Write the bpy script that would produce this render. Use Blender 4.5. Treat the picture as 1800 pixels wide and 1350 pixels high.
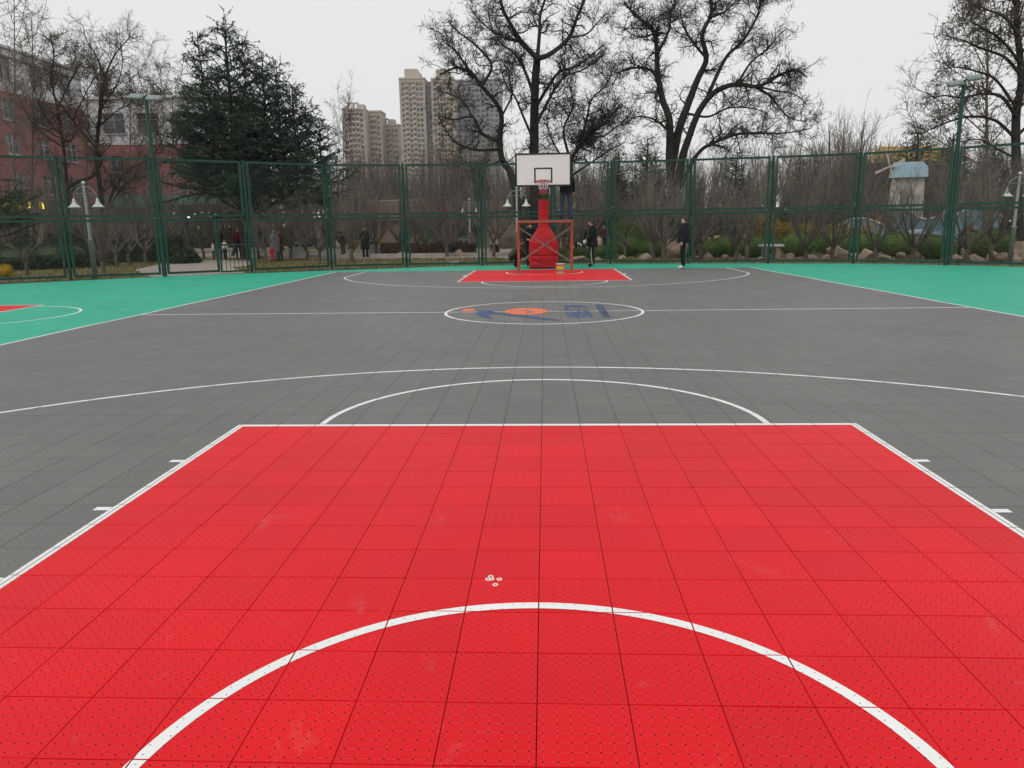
import bpy, math, random
import numpy as np
from mathutils import Vector, Matrix
from mathutils.geometry import tessellate_polygon

SC = bpy.context.scene
for o in list(bpy.data.objects):
    bpy.data.objects.remove(o)
COL = SC.collection
R_ = math.radians

# ------------------------------------------------------------------ camera
CF = 1338.23                                   # focal length in 1800-px units
CP = np.array([0.0350, -1.9681, 1.5674])
YAW, PITCH, ROLL = -0.04557, 0.20650, -0.01436
def cam_basis():
    cy, sy, cp, sp = math.cos(YAW), math.sin(YAW), math.cos(PITCH), math.sin(PITCH)
    f = np.array([sy * cp, cy * cp, -sp]); r = np.array([cy, -sy, 0.0]); u = np.cross(r, f)
    cr, sr = math.cos(ROLL), math.sin(ROLL)
    return cr * r + sr * u, -sr * r + cr * u, f
CR, CU, CFW = cam_basis()
cam = bpy.data.cameras.new('camera')
cam.sensor_width = 36; cam.lens = CF / 1800 * 36
cam.clip_start = 0.05; cam.clip_end = 4000
camo = bpy.data.objects.new('camera', cam); COL.objects.link(camo)
m = Matrix.Identity(4)
for i in range(3):
    m[i][0], m[i][1], m[i][2], m[i][3] = CR[i], CU[i], -CFW[i], CP[i]
camo.matrix_world = m
SC.camera = camo

# ------------------------------------------------------------------ world, sun, exposure
SUN_EL, SUN_AZ = 52.0, 215.0                   # azimuth clockwise from +Y
w = bpy.data.worlds.new('World'); SC.world = w; w.use_nodes = True
nt = w.node_tree; nt.nodes.clear()
out = nt.nodes.new('ShaderNodeOutputWorld'); bg = nt.nodes.new('ShaderNodeBackground')
sky = nt.nodes.new('ShaderNodeTexSky'); sky.sky_type = 'NISHITA'; sky.sun_disc = False
sky.sun_elevation = R_(SUN_EL); sky.sun_rotation = R_(SUN_AZ)
sky.air_density = 1.0; sky.dust_density = 6.0; sky.ozone_density = 1.0
hs = nt.nodes.new('ShaderNodeHueSaturation'); hs.inputs['Saturation'].default_value = 0.08
mixw = nt.nodes.new('ShaderNodeMixRGB'); mixw.inputs[0].default_value = 0.86
mixw.inputs[2].default_value = (8.6, 8.66, 8.6, 1)     # even cloud layer
nt.links.new(sky.outputs[0], hs.inputs['Color']); nt.links.new(hs.outputs[0], mixw.inputs[1])
nt.links.new(mixw.outputs[0], bg.inputs[0]); bg.inputs[1].default_value = 0.1
nt.links.new(bg.outputs[0], out.inputs[0])
sun = bpy.data.lights.new('sun', 'SUN'); sun.energy = 0.7; sun.angle = R_(25); sun.color = (1, 0.97, 0.93)
suno = bpy.data.objects.new('sun', sun); COL.objects.link(suno)
sd = Vector((math.sin(R_(SUN_AZ)) * math.cos(R_(SUN_EL)), math.cos(R_(SUN_AZ)) * math.cos(R_(SUN_EL)), math.sin(R_(SUN_EL))))
suno.rotation_euler = sd.to_track_quat('Z', 'Y').to_euler(); suno.location = sd * 60
SC.view_settings.view_transform = 'Standard'; SC.view_settings.look = 'None'
SC.view_settings.exposure = 0.1; SC.view_settings.gamma = 1.0
SC.cycles.use_denoising = True
SC.cycles.max_bounces = 4; SC.cycles.diffuse_bounces = 2; SC.cycles.glossy_bounces = 2
SC.cycles.transmission_bounces = 2; SC.cycles.volume_bounces = 0; SC.cycles.transparent_max_bounces = 6

# ------------------------------------------------------------------ survey helpers (photo pixel -> real place)
def ray(px, py):
    return CFW + (px - 900) / CF * CR + (675 - py) / CF * CU
def ground(px, py, z=0.0):
    d = ray(px, py); t = (z - CP[2]) / d[2]; p = CP + t * d
    return np.array([p[0], p[1], z])
def at(px, py, Y):
    d = ray(px, py); t = (Y - CP[1]) / d[1]
    return CP + t * d
def xat(px, Y):
    return float(at(px, 400, Y)[0])

rng = np.random.default_rng(7)
random.seed(5)

# ------------------------------------------------------------------ materials
MATS = {}
class NT:
    """small node-tree writer"""
    def __init__(s, name):
        s.m = bpy.data.materials.new(name); s.m.use_nodes = True
        s.t = s.m.node_tree; s.t.nodes.clear()
        s.out = s.t.nodes.new('ShaderNodeOutputMaterial')
        s.b = s.t.nodes.new('ShaderNodeBsdfPrincipled')
        s.t.links.new(s.b.outputs[0], s.out.inputs[0])
    def n(s, ty, **kw):
        x = s.t.nodes.new(ty)
        for k, v in kw.items(): setattr(x, k, v)
        return x
    def put(s, sock, v):
        if isinstance(v, bpy.types.NodeSocket): s.t.links.new(v, sock)
        elif isinstance(v, (tuple, list)) and len(v) == 3 and sock.type == 'RGBA': sock.default_value = (*v, 1)
        else: sock.default_value = v
    def math(s, op, a, b=None, c=None):
        x = s.n('ShaderNodeMath', operation=op)
        s.put(x.inputs[0], a)
        if b is not None: s.put(x.inputs[1], b)
        if c is not None: s.put(x.inputs[2], c)
        return x.outputs[0]
    def mix(s, f, a, b, blend='MIX'):
        x = s.n('ShaderNodeMixRGB', blend_type=blend)
        s.put(x.inputs[0], f); s.put(x.inputs[1], a); s.put(x.inputs[2], b)
        return x.outputs[0]
    def noise(s, scale, detail=3, rough=0.55, vec=None, dist=0):
        x = s.n('ShaderNodeTexNoise'); x.inputs['Scale'].default_value = scale
        x.inputs['Detail'].default_value = detail; x.inputs['Roughness'].default_value = rough
        x.inputs['Distortion'].default_value = dist
        if vec is not None: s.t.links.new(vec, x.inputs['Vector'])
        return x.outputs[0]
    def ramp(s, v, lo, hi):
        x = s.n('ShaderNodeMapRange'); x.inputs[1].default_value = lo; x.inputs[2].default_value = hi
        x.clamp = True; s.put(x.inputs[0], v)
        return x.outputs[0]
    def pos(s):
        return s.n('ShaderNodeNewGeometry').outputs['Position']
    def obj(s):
        return s.n('ShaderNodeTexCoord').outputs['Object']
    def rnd(s):
        return s.n('ShaderNodeObjectInfo').outputs['Random']
    def sep(s, v):
        x = s.n('ShaderNodeSeparateXYZ'); s.t.links.new(v, x.inputs[0]); return x.outputs
    def comb(s, a, b, c):
        x = s.n('ShaderNodeCombineXYZ'); s.put(x.inputs[0], a); s.put(x.inputs[1], b); s.put(x.inputs[2], c); return x.outputs[0]
    def bump(s, h, strength, dist):
        x = s.n('ShaderNodeBump'); x.inputs['Strength'].default_value = strength; x.inputs['Distance'].default_value = dist
        s.t.links.new(h, x.inputs['Height']); s.t.links.new(x.outputs[0], s.b.inputs['Normal'])
    def set(s, col=None, rough=None, metal=None, spec=None):
        if col is not None: s.put(s.b.inputs['Base Color'], col)
        if rough is not None: s.put(s.b.inputs['Roughness'], rough)
        if metal is not None: s.put(s.b.inputs['Metallic'], metal)
        if spec is not None: s.put(s.b.inputs['Specular IOR Level'], spec)
        return s.m

def simple(name, c1, c2=None, scale=3.0, rough=0.7, metal=0, bump=0, bscale=None, vary=0, spec=0.5, detail=4):
    """two-tone noise material in object space, with optional relief and per-object variation"""
    g = NT(name)
    c2 = c2 or tuple(x * 0.75 for x in c1)
    v = g.obj()
    f = g.ramp(g.noise(scale, detail, vec=v), 0.32, 0.68)
    c = g.mix(f, c2, c1)
    if vary:
        k = g.math('MULTIPLY_ADD', g.rnd(), vary, 1 - vary / 2)
        hv = g.n('ShaderNodeHueSaturation'); g.put(hv.inputs['Value'], k); g.put(hv.inputs['Color'], c); c = hv.outputs[0]
    g.set(c, rough, metal, spec)
    if bump: g.bump(g.noise(bscale or scale * 4, 5, vec=v), 0.6, bump)
    MATS[name] = g.m
    return g.m

T = 0.305                                       # court tile module
SL = (-7.665, 0.0165); SRL = (7.78, -0.0415)   # sidelines: x = a + b*(y-9)
YB0, YB1, YFT0, YFT1 = -6 * T, 82 * T, 3.935, 64 * T
def court_pattern(g):
    """holes and fine ribs of the interlocking plastic tiles, from the world grid"""
    P = g.pos(); x, y, z = g.sep(P)
    n7 = 7.0 / T
    def cell(c):
        return g.math('ABSOLUTE', g.math('SUBTRACT', g.math('FRACT', g.math('MULTIPLY', c, n7)), 0.5))
    cx, cy = cell(x), cell(y)                     # 0 = centre of a cell, .5 = cell border
    d2 = g.math('SQRT', g.math('ADD', g.math('POWER', cx, 2.0), g.math('POWER', cy, 2.0)))
    hole = g.math('SUBTRACT', 1.0, g.ramp(d2, 0.058, 0.084))
    rib = g.math('SUBTRACT', 1.0, g.ramp(g.math('MINIMUM', cx, cy), 0.010, 0.028))
    rib = g.math('MULTIPLY', rib, g.math('SUBTRACT', 1.0, hole))
    return P, x, y, hole, rib
def court_wear(g, P):
    st = g.comb(*[g.math('MULTIPLY', q, k) for q, k in zip(g.sep(P), (1.0, 0.55, 1.0))])
    big = g.noise(0.6, 3, 0.55, P)
    scuff = g.ramp(g.noise(3.1, 6, 0.74, st, 0.5), 0.60, 0.80)
    tid = g.n('ShaderNodeTexWhiteNoise', noise_dimensions='2D')
    fl = [g.math('FLOOR', g.math('DIVIDE', q, T)) for q in g.sep(P)[:2]]
    g.t.links.new(g.comb(fl[0], fl[1], 0.0), tid.inputs['Vector'])
    return big, scuff, tid.outputs[0]

def mat_court():
    g = NT('court_tile_plastic')
    P, x, y, hole, rib = court_pattern(g)
    big, scuff, tid = court_wear(g, P)
    lt = lambda a, b: g.math('LESS_THAN', a, b)
    gt = lambda a, b: g.math('GREATER_THAN', a, b)
    AND = lambda *a: __import__('functools').reduce(lambda p, q: g.math('MULTIPLY', p, q), a)
    y9 = g.math('SUBTRACT', y, 9.0)
    inL = gt(x, g.math('MULTIPLY_ADD', y9, SL[1], SL[0])); inR = lt(x, g.math('MULTIPLY_ADD', y9, SRL[1], SRL[0]))
    inY = AND(gt(y, YB0), lt(y, YB1))
    grey = AND(inL, inR, inY)
    key = AND(lt(g.math('ABSOLUTE', x), 8 * T), inY, g.math('MAXIMUM', lt(y, YFT0), gt(y, YFT1)))
    mini = AND(lt(x, MINI_X), lt(y, MINI_Y1), gt(y, MINI_Y0))
    c = g.mix(grey, (0.018, 0.40, 0.255), (0.150, 0.149, 0.143))
    c = g.mix(g.math('MAXIMUM', key, mini), c, (0.69, 0.003, 0.010))
    v = g.math('ADD', g.math('MULTIPLY', g.math('SUBTRACT', big, 0.5), 0.34), g.math('MULTIPLY', g.math('SUBTRACT', tid, 0.5), 0.10))
    h = g.n('ShaderNodeHueSaturation'); g.put(h.inputs['Value'], g.math('ADD', 1.0, v)); g.put(h.inputs['Color'], c); c = h.outputs[0]
    c = g.mix(g.math('MULTIPLY', scuff, 0.17), c, (0.66, 0.56, 0.50))
    smear = g.ramp(g.noise(1.1, 7, 0.7, g.comb(*[g.math('MULTIPLY', q, k) for q, k in zip(g.sep(P), (2.2, 0.9, 1.0))]), 1.2), 0.56, 0.72)
    c = g.mix(g.math('MULTIPLY', smear, 0.06), c, (0.09, 0.075, 0.065))
    c = g.mix(g.math('MULTIPLY', rib, 0.055), c, (0.9, 0.7, 0.7))
    c = g.mix(g.math('MULTIPLY', hole, 0.95), c, (0.02, 0.003, 0.003))
    g.set(c, g.math('ADD', hole, g.math('MULTIPLY_ADD', scuff, 0.2, 0.50)), 0, g.math('MULTIPLY_ADD', hole, -0.16, 0.16))
    g.b.inputs['Sheen Weight'].default_value = 0.03; g.b.inputs['Sheen Roughness'].default_value = 0.45
    hgt = g.math('SUBTRACT', rib, g.math('MULTIPLY', hole, 4.0))
    g.bump(hgt, 0.5, 0.0012)
    MATS['court'] = g.m
def mat_paint(name, col):
    g = NT(name)
    P, x, y, hole, rib = court_pattern(g)
    big, scuff, tid = court_wear(g, P)
    c = g.mix(g.math('MULTIPLY', scuff, 0.6), g.mix(g.ramp(big, .35, .75), col, tuple(k * 0.88 for k in col)), tuple(k * 0.66 for k in col))
    c = g.mix(g.math('MULTIPLY', hole, 0.7), c, (0.03, 0.03, 0.03))
    g.set(c, 0.5)
    MATS[name] = g.m
MINI_X, MINI_Y0, MINI_Y1 = -10.85, 9.25, 14.10
mat_court()
mat_paint('paint_white', (0.84, 0.84, 0.83)); mat_paint('paint_blue', (0.022, 0.065, 0.20)); mat_paint('paint_orange', (0.85, 0.17, 0.055))
simple('court_base', (0.02, 0.02, 0.02), rough=0.9)

def mat_ground():
    g = NT('park_ground')
    P = g.pos()
    a = g.noise(0.35, 5, 0.6, P); b = g.noise(2.2, 6, 0.65, P); f = g.noise(16, 6, 0.7, P)
    grass = g.mix(g.ramp(f, 0.35, 0.65), (0.085, 0.088, 0.028), (0.21, 0.175, 0.07))
    soil = g.mix(g.ramp(f, 0.35, 0.7), (0.13, 0.09, 0.055), (0.30, 0.225, 0.14))
    x, y, z = g.sep(P)
    east = g.ramp(g.math('ADD', x, g.math('MULTIPLY', b, 4.0)), 2.0, 7.0)    # bare earth bed on the east side
    k = g.math('MAXIMUM', g.math('MULTIPLY', east, 0.8), g.ramp(g.math('ADD', g.math('MULTIPLY', a, 0.6), g.math('MULTIPLY', b, 0.5)), 0.50, 0.66))
    g.set(g.mix(k, grass, soil), 0.95, 0, 0.2)
    g.bump(f, 0.8, 0.05)
    MATS['ground'] = g.m
mat_ground()
def mat_paving():
    g = NT('pale_paving')
    P = g.pos()
    br = g.n('ShaderNodeTexBrick'); br.inputs['Scale'].default_value = 1.0
    br.inputs['Brick Width'].default_value = 0.6; br.inputs['Row Height'].default_value = 0.3
    br.inputs['Mortar Size'].default_value = 0.01
    br.inputs['Color1'].default_value = (0.40, 0.33, 0.29, 1); br.inputs['Color2'].default_value = (0.33, 0.28, 0.25, 1); br.inputs['Mortar'].default_value = (0.17, 0.14, 0.12, 1)
    g.t.links.new(P, br.inputs['Vector'])
    g.set(g.mix(g.ramp(g.noise(3, 5, 0.6, P), 0.4, 0.8), br.outputs[0], (0.24, 0.20, 0.17)), 0.85)
    MATS['paving'] = g.m
mat_paving()

simple('fence_green', (0.0015, 0.050, 0.034), (0.001, 0.036, 0.025), 6, 0.42, 0, 0.0005, 40)
simple('wire', (0.035, 0.075, 0.058), (0.05, 0.07, 0.06), 5, 0.5, 0.2)
simple('lamp_glass', (0.36, 0.50, 0.48), (0.30, 0.44, 0.43), 4, 0.25)
simple('lamp_grey', (0.26, 0.29, 0.285), (0.20, 0.225, 0.22), 5, 0.5, 0.3)
simple('lamp_white', (0.72, 0.74, 0.73), (0.6, 0.62, 0.61), 5, 0.35)
simple('bark_dark', (0.045, 0.038, 0.034), (0.024, 0.021, 0.019), 7, 0.95, 0, 0.03, 16, spec=0.2)
simple('twig_dark', (0.062, 0.051, 0.044), (0.040, 0.033, 0.029), 2, 0.95, spec=0.2)
simple('bark_grey', (0.15, 0.122, 0.10), (0.085, 0.07, 0.058), 6, 0.95, 0, 0.01, 20, 0.35, 0.2)
simple('twig_grey', (0.215, 0.185, 0.158), (0.13, 0.11, 0.093), 1.5, 0.95, vary=0.4, spec=0.2)
simple('twig_brown', (0.115, 0.09, 0.075), (0.07, 0.055, 0.047), 1.5, 0.95, vary=0.4, spec=0.2)
simple('bark_pale', (0.20, 0.175, 0.145), (0.12, 0.10, 0.085), 4, 0.95, 0, 0.01, 12, 0.2, 0.2)
simple('dead_leaf', (0.060, 0.047, 0.038), (0.033, 0.027, 0.023), 1.2, 0.9, spec=0.2)
simple('dead_leaf_pale', (0.125, 0.10, 0.085), (0.07, 0.058, 0.05), 1.2, 0.9, spec=0.2)
simple('needle', (0.052, 0.092, 0.060), (0.024, 0.048, 0.033), 0.8, 0.75, spec=0.3)
simple('needle_light', (0.085, 0.11, 0.048), (0.04, 0.062, 0.032), 0.9, 0.75, spec=0.3)
simple('boxwood', (0.115, 0.175, 0.034), (0.058, 0.10, 0.022), 2.2, 0.7, vary=0.25, spec=0.3)
simple('evergreen', (0.045, 0.062, 0.030), (0.022, 0.034, 0.018), 1.2, 0.75, vary=0.4, spec=0.3)
simple('hedge_brown', (0.115, 0.062, 0.040), (0.06, 0.034, 0.024), 2.5, 0.9, spec=0.2)
simple('forsythia', (0.50, 0.30, 0.015), (0.24, 0.16, 0.015), 3, 0.8, spec=0.2)
simple('blossom', (0.50, 0.09, 0.16), (0.30, 0.06, 0.10), 3, 0.8, spec=0.2)
simple('rock', (0.44, 0.34, 0.255), (0.24, 0.185, 0.15), 2.6, 0.9, 0, 0.05, 7, 0.35, 0.3)
simple('stone_pale', (0.44, 0.39, 0.34), (0.34, 0.30, 0.26), 4, 0.85, 0, 0.01, 20)
simple('pad_red', (0.58, 0.008, 0.016), (0.46, 0.006, 0.014), 2.5, 0.42, 0, 0.02, 5)
def mat_pad():
    g = NT('pad_red'); v = g.obj(); x, y, z = g.sep(v)
    f = g.noise(2.5, 5, .6, v)
    g.set(g.mix(g.ramp(f, .35, .7), (0.40, 0.005, 0.012), (0.56, 0.008, 0.016)), 0.45, 0, .35)
    tilt_ = g.math('ADD', g.math('MULTIPLY', z, 7.0), g.math('MULTIPLY', x, 2.5))
    g.bump(g.noise(1.0, 4, .6, g.comb(g.math('MULTIPLY', x, 2.0), g.math('MULTIPLY', y, 2.0), tilt_), .6), 1.0, 0.09)
    MATS['pad_red'] = g.m
mat_pad()
simple('stand_green', (0.010, 0.10, 0.038), None, 5, 0.45)
simple('stand_blue', (0.02, 0.055, 0.12), None, 5, 0.45)
simple('board_white', (0.80, 0.81, 0.81), (0.75, 0.76, 0.76), 1.2, 0.4)
simple('black_paint', (0.014, 0.014, 0.015), None, 4, 0.45)
simple('rim_orange', (0.62, 0.075, 0.035), None, 5, 0.4)
simple('net_white', (0.74, 0.72, 0.72), None, 5, 0.8)
simple('net_red', (0.55, 0.05, 0.06), None, 5, 0.8)
simple('scaffold_red', (0.46, 0.075, 0.035), (0.26, 0.055, 0.03), 9, 0.6, 0, 0.002, 60)
simple('scaffold_grey', (0.27, 0.235, 0.205), (0.15, 0.12, 0.10), 9, 0.5, 0.5)
simple('plank', (0.24, 0.17, 0.11), (0.15, 0.105, 0.07), 5, 0.85)
simple('bucket_white', (0.66, 0.62, 0.55), (0.5, 0.46, 0.40), 6, 0.5)
simple('bucket_yellow', (0.62, 0.56, 0.04), (0.50, 0.46, 0.05), 9, 0.5)
simple('washer', (0.90, 0.85, 0.78), (0.74, 0.68, 0.62), 60, 0.4, 0.0)
simple('skin', (0.50, 0.29, 0.21), (0.43, 0.24, 0.17), 9, 0.55)
simple('hair', (0.010, 0.009, 0.009), (0.018, 0.016, 0.015), 20, 0.6)
for nm, c in dict(cloth_black=(0.010, 0.011, 0.014), cloth_navy=(0.011, 0.014, 0.020), cloth_jeans=(0.045, 0.062, 0.095), cloth_khaki=(0.060, 0.058, 0.042),
                  cloth_white=(0.70, 0.66, 0.62), cloth_grey=(0.20, 0.185, 0.22), cloth_wine=(0.10, 0.012, 0.020), cloth_red=(0.62, 0.014, 0.022),
                  cloth_yellow=(0.72, 0.36, 0.02), cloth_cream=(0.55, 0.42, 0.34), cloth_teal=(0.02, 0.12, 0.11)).items():
    simple(nm, c, tuple(k * 0.72 for k in c), 9, 0.85, 0, 0.012, 10, spec=0.25)
def mat_brick():
    g = NT('red_wall')
    P = g.obj(); x, y, z = g.sep(P)
    br = g.n('ShaderNodeTexBrick'); br.inputs['Scale'].default_value = 1.0
    br.inputs['Brick Width'].default_value = 0.5; br.inputs['Row Height'].default_value = 0.16; br.inputs['Mortar Size'].default_value = 0.012
    br.inputs['Color1'].default_value = (0.33, 0.115, 0.11, 1); br.inputs['Color2'].default_value = (0.27, 0.10, 0.095, 1); br.inputs['Mortar'].default_value = (0.24, 0.13, 0.12, 1)
    g.t.links.new(g.comb(g.math('ADD', x, y), z, 0.0), br.inputs['Vector'])
    g.set(g.mix(g.ramp(g.noise(0.5, 5, 0.6, P), 0.35, 0.75), br.outputs[0], (0.25, 0.105, 0.10)), 0.9)
    MATS['red_wall'] = g.m
mat_brick()
simple('white_wall', (0.62, 0.62, 0.63), (0.48, 0.48, 0.49), 0.4, 0.85)
simple('beige_wall', (0.50, 0.41, 0.345), (0.43, 0.355, 0.305), 0.08, 0.9)
simple('cream_wall', (0.50, 0.43, 0.345), (0.43, 0.37, 0.305), 0.08, 0.9)
simple('grey_wall', (0.31, 0.315, 0.32), (0.26, 0.265, 0.275), 0.08, 0.9)
simple('pink_wall', (0.25, 0.185, 0.155), (0.20, 0.15, 0.125), 0.4, 0.9)
simple('trim_white', (0.72, 0.72, 0.72), None, 3, 0.6)
simple('trim_grey', (0.42, 0.42, 0.42), (0.33, 0.33, 0.33), 3, 0.6)
simple('roof_grey', (0.19, 0.185, 0.18), None, 0.6, 0.9)
simple('awning_green', (0.035, 0.15, 0.10), (0.025, 0.10, 0.075), 1.0, 0.7)
simple('shop_dark', (0.045, 0.042, 0.042), None, 1.0, 0.6)
simple('roof_yellow', (0.52, 0.36, 0.06), (0.40, 0.27, 0.06), 1.5, 0.5)
simple('orange_wall', (0.45, 0.15, 0.06), (0.36, 0.12, 0.05), 0.8, 0.85)
simple('mill_white', (0.62, 0.56, 0.51), (0.5, 0.45, 0.41), 0.8, 0.8)
simple('mill_blue', (0.27, 0.37, 0.43), (0.20, 0.30, 0.37), 0.9, 0.6)
simple('wave_blue', (0.17, 0.29, 0.34), (0.12, 0.22, 0.28), 0.7, 0.6)
simple('door_green', (0.05, 0.20, 0.07), None, 1.0, 0.6)
simple('bin_grey', (0.33, 0.34, 0.33), (0.25, 0.26, 0.25), 3, 0.5)
simple('terracotta', (0.20, 0.055, 0.035), None, 4, 0.8)
def mat_glass(name, c1, c2, scale):
    g = NT(name); v = g.n('ShaderNodeTexWhiteNoise', noise_dimensions='3D')
    fl = [g.math('FLOOR', g.math('MULTIPLY', q, scale)) for q in g.sep(g.obj())]
    g.t.links.new(g.comb(*fl), v.inputs['Vector'])
    g.set(g.mix(g.ramp(v.outputs[0], 0.45, 1.0), c1, c2), 0.12, 0, 0.6)
    MATS[name] = g.m
mat_glass('window_glass', (0.05, 0.058, 0.065), (0.16, 0.17, 0.18), 1.1)
mat_glass('tower_glass', (0.055, 0.065, 0.078), (0.23, 0.24, 0.25), 0.55)
def mat_emit(name, col, s):
    g = NT(name); g.set(col, 0.5); g.put(g.b.inputs['Emission Color'], col); g.b.inputs['Emission Strength'].default_value = s
    MATS[name] = g.m
mat_emit('sign_yellow', (0.95, 0.85, 0.03), 0.9); mat_emit('sign_white', (0.8, 0.9, 1.0), 1.0)

# ------------------------------------------------------------------ mesh helpers
def link(o, parent=None):
    COL.objects.link(o)
    if parent is not None: o.parent = parent
    return o
def tag(o, label=None, cat=None, group=None, kind=None):
    for k, v in (('label', label), ('category', cat), ('group', group), ('kind', kind)):
        if v: o[k] = v
    return o
def thing(name, label, cat, loc=(0, 0, 0), rz=0.0, group=None):
    o = bpy.data.objects.new(name, None); o.empty_display_size = 0.2
    o.location = loc; o.rotation_euler = (0, 0, rz); link(o)
    return tag(o, label, cat, group)
def copy_tree(o, parent=None):
    c = o.copy(); link(c)
    if parent is not None: c.parent = parent
    for ch in list(o.children): copy_tree(ch, c)
    return c
def np_mesh(name, V, F, mats, mi=None, smooth=False):
    """V (n,3), F (m,k) int array or list of arrays -> mesh"""
    me = bpy.data.meshes.new(name)
    Fs = F if isinstance(F, list) else [F]
    Fs = [np.asarray(f, dtype=np.int32) for f in Fs if len(f)]
    V = np.asarray(V, dtype=np.float32)
    me.vertices.add(len(V)); me.vertices.foreach_set('co', V.ravel())
    nf = sum(len(f) for f in Fs); nl = sum(f.size for f in Fs)
    me.loops.add(nl); me.polygons.add(nf)
    me.loops.foreach_set('vertex_index', np.concatenate([f.ravel() for f in Fs]))
    st = []; p = 0
    for f in Fs:
        st.append(p + np.arange(len(f)) * f.shape[1]); p += f.size
    me.polygons.foreach_set('loop_start', np.concatenate(st).astype(np.int32))
    for mm in (mats if isinstance(mats, (list, tuple)) else [mats]):
        me.materials.append(MATS[mm] if isinstance(mm, str) else mm)
    if mi is not None: me.polygons.foreach_set('material_index', np.asarray(mi, dtype=np.int32))
    me.polygons.foreach_set('use_smooth', np.full(nf, bool(smooth)))
    me.update(calc_edges=True)
    return me
class MB:
    """collects shapes that form ONE part"""
    def __init__(s): s.v = []; s.f = []; s.m = []; s.cur = 0; s.smooth = False
    def raw(s, vs, fs):
        k = len(s.v); s.v += [tuple(map(float, q)) for q in vs]
        s.f += [tuple(i + k for i in f) for f in fs]; s.m += [s.cur] * len(fs)
        return s
    def box(s, x0, x1, y0, y1, z0, z1, M=None):
        vs = [(x, y, z) for z in (z0, z1) for y in (y0, y1) for x in (x0, x1)]
        if M is not None: vs = [M @ Vector(q) for q in vs]
        return s.raw(vs, [(0, 2, 3, 1), (4, 5, 7, 6), (0, 1, 5, 4), (2, 6, 7, 3), (0, 4, 6, 2), (1, 3, 7, 5)])
    def tube(s, pts, rad, n=8, cap=True):
        pts = [np.asarray(p, float) for p in pts]
        if not hasattr(rad, '__len__'): rad = [rad] * len(pts)
        d = pts[-1] - pts[0]; ref = np.array([1., 0, 0]) if abs(d[2]) > 0.8 * np.linalg.norm(d) + 1e-9 else np.array([0, 0, 1.])
        vs = []
        for i, p in enumerate(pts):
            t = pts[min(i + 1, len(pts) - 1)] - pts[max(i - 1, 0)]
            if np.linalg.norm(t) < 1e-9: t = d
            u = np.cross(t, ref); u /= (np.linalg.norm(u) + 1e-12); v = np.cross(t, u); v /= (np.linalg.norm(v) + 1e-12)
            for k in range(n):
                a = 2 * math.pi * (k + .5) / n
                vs.append(p + rad[i] * (math.cos(a) * u + math.sin(a) * v))
        fs = []
        for i in range(len(pts) - 1):
            for k in range(n):
                a, b = i * n + k, i * n + (k + 1) % n
                fs.append((a, b, b + n, a + n))
        if cap:
            fs.append(tuple(range(n))[::-1]); q = (len(pts) - 1) * n; fs.append(tuple(range(q, q + n)))
        return s.raw(vs, fs)
    def lathe(s, prof, n=16, c=(0, 0, 0), cap=False):
        vs = [(c[0] + r * math.cos(2 * math.pi * k / n), c[1] + r * math.sin(2 * math.pi * k / n), c[2] + z) for r, z in prof for k in range(n)]
        fs = [(i * n + k, i * n + (k + 1) % n, (i + 1) * n + (k + 1) % n, (i + 1) * n + k) for i in range(len(prof) - 1) for k in range(n)]
        if cap: fs += [tuple(range(n))[::-1], tuple(range((len(prof) - 1) * n, len(prof) * n))]
        return s.raw(vs, fs)
    def loft(s, rings, cap=True):
        n = len(rings[0]); vs = [p for r in rings for p in r]
        fs = [(i * n + k, i * n + (k + 1) % n, (i + 1) * n + (k + 1) % n, (i + 1) * n + k) for i in range(len(rings) - 1) for k in range(n)]
        if cap: fs += [tuple(range(n))[::-1], tuple(range((len(rings) - 1) * n, len(rings) * n))]
        return s.raw(vs, fs)
    def prism(s, poly, z0, z1):
        n = len(poly)
        return s.raw([(p[0], p[1], z0) for p in poly] + [(p[0], p[1], z1) for p in poly],
                     [tuple(range(n))[::-1], tuple(range(n, 2 * n))] + [(k, (k + 1) % n, (k + 1) % n + n, k + n) for k in range(n)])
    def mesh(s, name, mats):
        me = bpy.data.meshes.new(name); me.from_pydata(s.v, [], s.f)
        for mm in (mats if isinstance(mats, (list, tuple)) else [mats]): me.materials.append(MATS[mm])
        me.polygons.foreach_set('material_index', s.m)
        if s.smooth: me.polygons.foreach_set('use_smooth', [True] * len(s.f))
        me.update(); return me
    def build(s, name, mats, parent=None, loc=None, rz=None):
        o = bpy.data.objects.new(name, s.mesh(name, mats)); link(o, parent)
        if loc is not None: o.location = loc
        if rz is not None: o.rotation_euler = (0, 0, rz)
        return o
def place(name, me, parent=None, loc=(0, 0, 0), rz=0, sc=None):
    o = bpy.data.objects.new(name, me); link(o, parent); o.location = loc; o.rotation_euler = (0, 0, rz)
    if sc is not None: o.scale = sc
    return o

# ------------------------------------------------------------------ setting: ground, paths, court
n = 48
rr = [0, 30, 60, 120, 300, 580]
V = [(0, 20, -0.03)]; F = []
for r in rr[1:]:
    V += [(r * math.cos(2 * math.pi * k / n), 20 + r * math.sin(2 * math.pi * k / n), -0.03) for k in range(n)]
for k in range(n): F.append((0, 1 + k, 1 + (k + 1) % n))
for i in range(len(rr) - 2):
    for k in range(n):
        a, b = 1 + i * n + k, 1 + i * n + (k + 1) % n; F.append((a, a + n, b + n, b))
mb = MB(); mb.raw(V, F); gr = mb.build('ground', 'ground'); tag(gr, kind='structure')

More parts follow.
